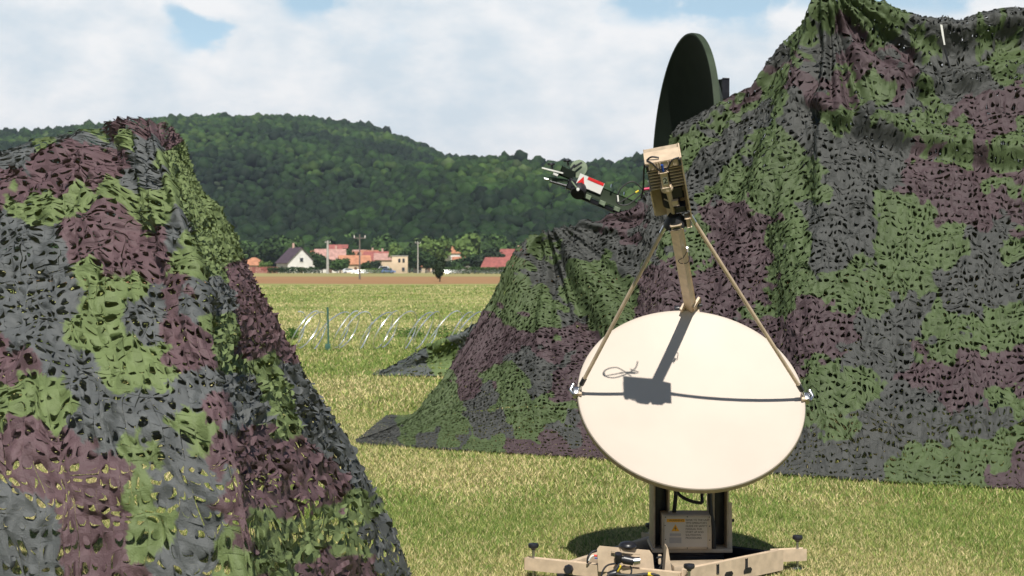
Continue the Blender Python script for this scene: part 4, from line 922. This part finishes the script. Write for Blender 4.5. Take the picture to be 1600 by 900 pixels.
bs = MB(); bs.poly([Vector((rx0 + .001, 8.24, .13)), Vector((rx0 + .001, 8.48, .13)), Vector((rx0 + .001, 8.42, .34)), Vector((rx0 + .001, 8.26, .38))], XU, .02); bs.build('side_gusset', M['tan'], T)
MB().tube([(rx0 + .02, 8.27, .28), (rx0 + .035, 8.27, .28)], .008, 8).build('gusset_bolt', M['black'], T)
MB().tube([(lx0 - .01, 8.36, .84), (rx0 + .01, 8.36, .84)], .035, 20).build('tilt_axle', M['tan_dark'], T)
hb = MB(); hb.box(C0 - n_ * .17, xr, ur, n_, .24, .26, .09, .01); hb.build('tilt_head', M['tan_dark'], T)
MB().box((.966, 8.36, .128), XU, YU, ZU, .43, .32, .02, .003).build('turntable', M['tan'], T)
MB().lathe((.966, 8.36, .05), ZU, [(0, 0), (.19, 0), (.19, .055), (.17, .066), (0, .066)], 40).build('rotary_base', M['black'], T)
ec = MB(); px0, px1 = (1036 - CX) / FPX * 8.16, (1113.5 - CX) / FPX * 8.16
ex, ew = (px0 + px1) / 2, px1 - px0; eh = .186; ez = .142 + eh / 2
ec.box((ex, 8.24, ez), XU, YU, ZU, ew, .15, eh, .005); ec.build('electronics_case', M['tan'], T)
MB().box((ex, 8.162, ez), XU, YU, ZU, ew - .012, .006, eh - .010, .001).build('case_lid', M['tan'], T)
fy_ = 8.158
for sx_, sz_ in ((-.46, .44), (0, .45), (.46, .44), (-.47, .2), (.47, .18), (-.46, -.2), (.47, -.22), (-.40, -.45), (0, -.45), (.42, -.45)):
    MB().lathe((ex + sx_ * ew * .96, fy_, ez + sz_ * eh), (0, -1, 0), [(.0032, 0), (.003, .002), (0, .0025)], 10).build('case_screw', M['black'], T)
pl = MB().box((ex - .008, fy_ - .0006, ez + .002), XU, YU, ZU, ew * .86, .0012, eh * .84).build('warning_placard', M['cream_label'], T)
yl = fy_ - .0018
MB().box((ex - .062, yl, ez + .064), XU, YU, ZU, .096, .001, .017).build('warning_band', M['orange'], pl)
text('warning_heading', 'WARNING', (ex - .058, yl - .0008, ez + .064), XU, ZU, .0165, M['ink'], pl, align='CENTER', th=.0003)
tri = lambda cx_, cz_, s_, y_: [Vector((cx_ - s_, y_, cz_ - s_ * .8)), Vector((cx_ + s_, y_, cz_ - s_ * .8)), Vector((cx_, y_, cz_ + s_ * .95))]
MB().poly(tri(ex - .064, ez + .024, .0215, yl - .0004), (0, -1, 0), .0004).build('triangle_symbol', M['orange'], pl)
MB().poly([Vector((ex - .064 + a * .006, yl - .0012, ez + .021 + b * .006)) for a, b in ((.2, 2.2), (-1, -.3), (.1, -.1), (-.3, -2.2), (1, .5), (0, .3))], (0, -1, 0), .0004).build('hazard_bolt', M['ink'], pl)
MB().box((ex - .064, yl, ez - .012), XU, YU, ZU, .060, .001, .014).build('small_print_panel', M['grey_label'], pl)
MB().box((ex - .064, yl, ez - .042), XU, YU, ZU, .064, .001, .030).build('small_print_panel', M['grey_label'], pl)
for i, ln_ in enumerate(('REFER TO THE UNIT', "TM'S OPERATOR'S", 'GUIDE OR SAFETY', 'MANUAL FOR', 'START UP AND', 'SHUTDOWN', 'PROCEDURES')):
    text('placard_text', ln_, (ex - .010, yl, ez + .066 - i * .0160), XU, ZU, .0140, M['ink'], pl, th=.0003)
# cables by the pedestal
cable([(lx0 + .09, 8.2, .52), (lx0 + .13, 8.1, .44), (.99, 8.05, .41), (rx0 - .16, 8.1, .45), (rx0 - .13, 8.2, .55)], .009, M['rubber'])
cable([(lx0 + .128, 8.26, .6), (lx0 + .122, 8.24, .45), (lx0 + .112, 8.25, .325)], .011, M['rubber'])
cable([(rx0 - .105, 8.2, .6), (rx0 - .108, 8.18, .4), (rx0 - .09, 8.17, .25), (rx0 - .085, 8.18, .145)], .011, M['rubber'])

# base frame
Nn = Vector((.872, 7.72, 0)); Rr = Vector((1.442, 8.235, 0)); Kk = Vector((.30, 7.99, 0)); Bb = Vector((.80, 8.74, 0)); E1 = Vector((.078, 8.09, 0))
z1 = Vector((0, 0, .075)); H_ = .085
fb = MB()
fb.bar(Nn + z1, Rr + z1, .035, .10, bev=.005); fb.bar(Bb + z1 * .95, Kk + z1 * .95, .035, .085, bev=.005)
MB().bar(Rr + z1 * .9, Bb + z1 * .9, .035, .08, bev=.005).build('rear_beam', M['black'], T)  # black here stands in for the shadow inside the frame
fb.build('base_frame', M['tan'], T)
MB().bar(Nn + Vector((-.022, -.004, .078)), E1 + Vector((0, 0, .085)), .045, .055, bev=.005).build('outrigger', M['tan'], T)
o1 = Rr + Vector((-.03, .06, .085)); o2 = Vector(((1258 - CX) / FPX * 8.34, 8.34, .085)); MB().bar(o1, o2, .045, .055, bev=.005).build('outrigger', M['tan'], T)
MB().box(o2 + Vector((.003, 0, 0)), (o2 - o1), (0, 1, 0), ZU, .004, .036, .046).build('end_cap', M['black'], T)
MB().bar(Bb + Vector((.05, -.03, .085)), Bb + Vector((-.03, .12, .085)), .045, .05, bev=.005).build('outrigger', M['tan'], T)
def deckpt(a, b): return Nn.lerp(Rr, a) + (Kk - Nn) * b
MB().poly([v + Vector((0, 0, .03)) for v in (Nn + Vector((0, .05, 0)), Rr + Vector((-.05, 0, 0)), Bb + Vector((0, -.06, 0)), Kk + Vector((.06, 0, 0)))], ZU, .006).build('deck_plate', M['black'], T)
# slots and clips on the right-hand side beam
rd_ = (Rr - Nn).normalized(); rn = Vector((rd_.y, -rd_.x, 0))
for f in (.30, .60): MB().box(Nn.lerp(Rr, f) + Vector((0, 0, .10)) + rn * .0185, rd_, rn, ZU, .016, .006, .045, .002).build('beam_clip', M['black'], T)
for f in (.42, .62): 
    MB().poly([Nn.lerp(Rr, f) + rn * .018 + rd_ * a + ZU * b for a, b in ((-.035, .045), (.022, .045), (.032, .062), (.020, .074), (-.024, .074), (-.036, .06))], rn, .002).build('carry_slot', M['black'], T)
def jack(x_, y_, zk, name='levelling_jack', zb=.0):
    j = MB().tube([(x_, y_, zb), (x_, y_, zk)], .007, 10).build('jack_screw', M['steel'], T)
    MB().lathe((x_, y_, zk), ZU, [(0, -.006), (.010, -.008), (.014, 0), (.026, .006), (.029, .016), (.026, .026), (.010, .029), (0, .030)], 24).build('jack_knob', M['black'], j)
    MB().lathe((x_, y_, .0), ZU, [(0, 0), (.032, 0), (.032, .006), (.012, .012), (0, .012)], 20).build('jack_foot', M['steel'], j)
jack((833.5 - CX) / FPX * 8.075, 8.075, .165); jack((1247.5 - CX) / FPX * 8.34, 8.34, .160); jack((1015 - CX) / FPX * 8.85, 8.80, .148); jack((1077 - CX) / FPX * 7.66, 7.64, .142)
MB().lathe(P(889, 889, 7.93), (-.25, -1, 0), [(0, .03), (.020, .03), (.026, .02), (.026, .004), (.016, 0), (.012, -.05), (0, -.05)], 8).build('clamp_knob', M['black'], T)
MB().box(P(885, 899, 7.97), XU, YU, ZU, .10, .02, .02, .003).build('clamp_bar', M['black'], T)
# interface panel with GPS dome and connectors
pd = 7.86
plate = MB().poly([P(935, 893, pd), P(933, 858, pd), P(937, 853, pd), P(968, 856, pd + .01), P(1015, 860, pd + .02), P(1020, 867, pd + .02), P(1023, 896, pd + .02)], (0, 1, 0), .008).build('interface_panel', M['tan'], T)
MB().bar(P(955, 861, pd - .01), P(1000, 866, pd - .01), .010, .008, bev=.002).build('panel_handle', M['tan_dark'], plate)
MB().box(P(975, 862, pd + .02), XU, YU, ZU, .04, .05, .05, .004).build('antenna_mount', M['tan_dark'], T)
dm = P(981, 856, pd + .02)
MB().lathe(dm, ZU, [(0, -.006), (.030, -.006), (.042, 0), (.048, .008), (.047, .016), (.036, .028), (.018, .034), (0, .035)], 32).build('antenna_dome', M['black'], T)
MB().lathe(P(962, 868, pd - .012), (0, -1, 0), [(.0, .01), (.007, .01), (.008, 0)], 12).build('indicator_lamp', M['greenled'], T)
c1 = P(968, 873, pd - .05); c2_ = P(990, 877, pd - .06); c3 = P(1000, 876, pd - .06)
MB().tube([c1, P(974, 874, pd - .05), P(975, 874, pd - .05), c2_], [.016, .020, .024, .022], 20).build('connector_body', M['black'], T)
MB().tube([c2_, c3], [.021, .019], 20).build('connector_collar', M['steel'], T)
MB().lathe(P(966, 870, pd - .06), (0, -.4, 1), [(0, .02), (.018, .02), (.02, 0), (.018, -.03), (0, -.03)], 14).build('connector_nut', M['black'], T)
cable([P(968, 882, pd - .06), P(962, 890, pd - .08), P(952, 898, pd - .1), P(945, 912, pd - .12)], .009, M['rubber'])
MB().tube([P(969, 883, pd - .06), P(963, 892, pd - .07)], .011, 12).build('cable_band', M['yellow'], T)
cable([P(966, 880, pd - .05), P(950, 883, pd - .07), P(942, 892, pd - .09), P(938, 908, pd - .1)], .005, M['rubber'])
cable([P(955, 896, pd - .1), P(985, 899, pd - .1), P(1012, 897, pd - .1), P(1040, 900, pd - .12)], .0075, M['rubber'])
MB().tube([P(1012, 897, pd - .1), P(1022, 898.5, pd - .1)], .010, 12).build('cable_band', M['yellow'], T)
cable([P(985, 884, pd - .05), P(987, 892, pd - .06), P(984, 900, pd - .08)], .004, M['rubber'])
MB().lathe(P(957, 897, pd - .09), (1, 0, .3), [(0, .02), (.017, .02), (.02, 0), (.017, -.025), (0, -.025)], 14).build('connector_nut', M['black'], T)
gs = MB().poly([P(1038, 897, pd), P(1041, 862, pd), P(1042, 856, pd), P(1044, 857, pd), P(1050, 895, pd)], (0, 1, 0), .12).build('side_bracket', M['tan'], T)
cable([P(1026, 872, pd + .04), P(1033, 870, pd + .04), P(1034, 880, pd + .04), P(1028, 893, pd + .04)], .005, M['rubber'])
MB().box(P(1031, 874, pd + .05), XU, YU, ZU, .018, .02, .05, .004).build('small_relay', M['tan'], T)
cable([P(936, 860, pd + .06), P(926, 862, pd + .05), P(919, 870, pd + .04), P(918, 880, pd + .04)], .006, M['rubber'])
cable([P(936, 868, pd + .04), P(925, 869, pd + .03), P(920, 876, pd + .03)], .0045, M['label'])
MB().tube([P(928, 868, pd + .02), P(934, 868.5, pd + .02)], .005, 8).build('cable_band', M['red'], T)
MB().tube([P(929, 872, pd + .02), P(935, 872.5, pd + .02)], .004, 8).build('cable_band', M['blue'], T)
# low cable trough between panel and pedestal
MB().box((.98, 8.02, .07), (1, .1, 0), (-.1, 1, 0), ZU, .30, .16, .06, .006).build('cable_trough', M['tan_dark'], T)

# ------------------------------------------------------------------ green satellite terminal behind the net
GD = 17.0; g0 = P(1064, 238, GD); gnr = Vector((-.98, -.15, .04)).normalized()
G_ = empty('green_satellite_terminal', (g0.x + .5, GD, 0)); tag(G_, 'dark olive green satellite dish on edge, standing behind the huge net', 'satellite dish')
gR = 1.29
MB().lathe(g0, gnr, [(0, -.30)] + [(gR * f, -.30 * (1 - f * f)) for f in (.15, .3, .45, .6, .75, .88, .96)] + [(gR - .008, -.004)], 96).build('reflector', M['olive'], G_)
MB().lathe(g0, gnr, [(gR - .008, -.003), (gR + .012, 0), (gR + .018, -.02), (gR + .014, -.07), (gR - .03, -.075), (gR * .7, -.24), (gR * .35, -.34), (0, -.37)], 96).build('reflector_rim', M['olive_light'], G_)
mb = MB(); bk_ = g0 - gnr * .5
mb.box(bk_ - Vector((0, 0, .3)), gnr, gnr.cross(ZU), ZU, .35, .5, .8, .01); mb.poly([g0 - gnr * .33 + Vector((0, y_, z_)) for y_, z_ in ((0, .75), (0, .2), (.2, .2), (.2, .75))], -gnr, .09); mb.build('back_frame', M['olive'], G_)
MB().box(P(1131, 140, GD - .1), gnr, gnr.cross(ZU), ZU, .06, .16, .22, .01).build('back_bracket', M['black'], G_)
MB().tube([bk_ + Vector((.1, 0, -.2)), Vector((bk_.x + .1, GD, .0))], [.14, .18], 20).build('mast', M['olive'], G_)
for a in (0, 120, 240):
    MB().bar(Vector((bk_.x + .1, GD, .3)), Vector((bk_.x + .1 + 1.1 * math.cos(R(a)), GD + 1.1 * math.sin(R(a)), .04)), .09, .09, bev=.01).build('leg', M['olive'], G_)
# feed arm
q = 16.5
A0 = P(1050, 350, q + .1); A1 = P(900, 287, q); ad = (A1 - A0).normalized(); au = Vector((0, -1, 0)).cross(ad).normalized(); au = au if au.z > 0 else -au
am = MB().bar(A0, A1, .075, .135, up=au, bev=.008).build('feed_arm', M['olive_light'], G_)
MB().bar(A0 - au * .10, A1.lerp(A0, .05) - au * .11, .05, .05, up=au, bev=.005).build('lower_rail', M['black'], am)
for f in (.25, .4, .55, .7, .85): MB().box(A0.lerp(A1, f) - au * .085 + Vector((0, -.03, 0)), ad, au, (0, 1, 0), .07, .05, .04, .006).build('rail_clamp', M['olive_pale'], am)
lc = P(922, 287.5, q) + Vector((0, -.045, .0)) + au * .0
lb = MB().box(lc, ad, au, (0, 1, 0), .285, .125, .006).build('warning_label', M['label'], am)
ad2 = -ad
MB().box(lc + ad2 * .045 + au * .046 - YU * .005, ad2, au, YU, .185, .032, .003).build('red_stripe', M['red'], lb)
tc_ = lc - ad2 * .095 - YU * .0045
MB().poly([tc_ - ad2 * .042 - au * .042, tc_ + ad2 * .042 - au * .042, tc_ + au * .045], (0, -1, 0), .002).build('triangle_symbol', M['red'], lb)
# feed cluster
pc_ = P(904, 264, q + .05)
MB().lathe(pc_, (-.35, -1, .25), [(0, .01), (.10, .01), (.10, -.01), (0, -.01)], 32, sx=1.0).build('feed_plate', M['olive_pale'], G_)
MB().bar(P(896, 262, q), P(909, 254, q), .012, .02).build('plate_bar', M['black'], G_)
MB().bar(P(890, 268, q - .03), P(898, 257, q - .03), .012, .02).build('plate_bar', M['black'], G_)
MB().box(P(886, 271, q), ad, au, YU, .16, .10, .10, .01).build('feed_block', M['olive'], G_)
MB().lathe(P(905, 296, q - .02), (-.2, -.6, -.5), [(0, .08), (.075, .08), (.085, .05), (.08, -.05), (.04, -.10), (0, -.1)], 24).build('feed_horn', M['rubber'], G_)
MB().box(P(896, 290, q), ad, au, YU, .14, .12, .12, .012).build('motor_block', M['black'], G_)
MB().bar(P(846.5, 262.5, q - .05), P(880, 271, q - .05), .05, .016, bev=.003).build('white_bar', M['label'], G_)
MB().box(P(868, 272, q - .05), ad, au, YU, .055, .035, .03, .004).build('white_box', M['label'], G_)
for a, b in ((861, 256.5), (886, 251)):
    MB().lathe(P(a, b, q), (0, -.1, 1), [(0, -.012), (.035, -.012), (.045, 0), (.04, .014), (0, .016)], 20).build('black_cap', M['black'], G_)
    MB().tube([P(a + 1, b, q), P(a + 2, b + 8, q)], .012, 8).build('cap_stem', M['black'], G_)
MB().tube([P(850, 279, q), P(858, 281, q)], .012, 8).build('probe_tip', M['steel'], G_)
MB().bar(P(857, 279, q), P(888, 283, q), .03, .035, bev=.004).build('lower_bracket', M['olive_light'], G_)
MB().tube([P(859, 283, q), P(880, 289, q), P(892, 292, q)], .016, 8).build('lower_tube', M['black'], G_)
MB().tube([P(893, 283, q - .1), P(903, 296, q - .12)], .008, 8).build('tie_rod', M['olive_pale'], G_)
MB().lathe(P(903, 296, q - .13), (0, -1, 0), [(0, .012), (.016, .01), (.018, 0), (0, 0)], 12).build('rod_knob', M['label'], G_)
for a, b in ((956, 288), (976, 300)): MB().tube([P(a, b, q - .06), P(a - 1, b + 5, q - .06)], .010, 8).build('arm_bolt', M['steel'], am)

import os
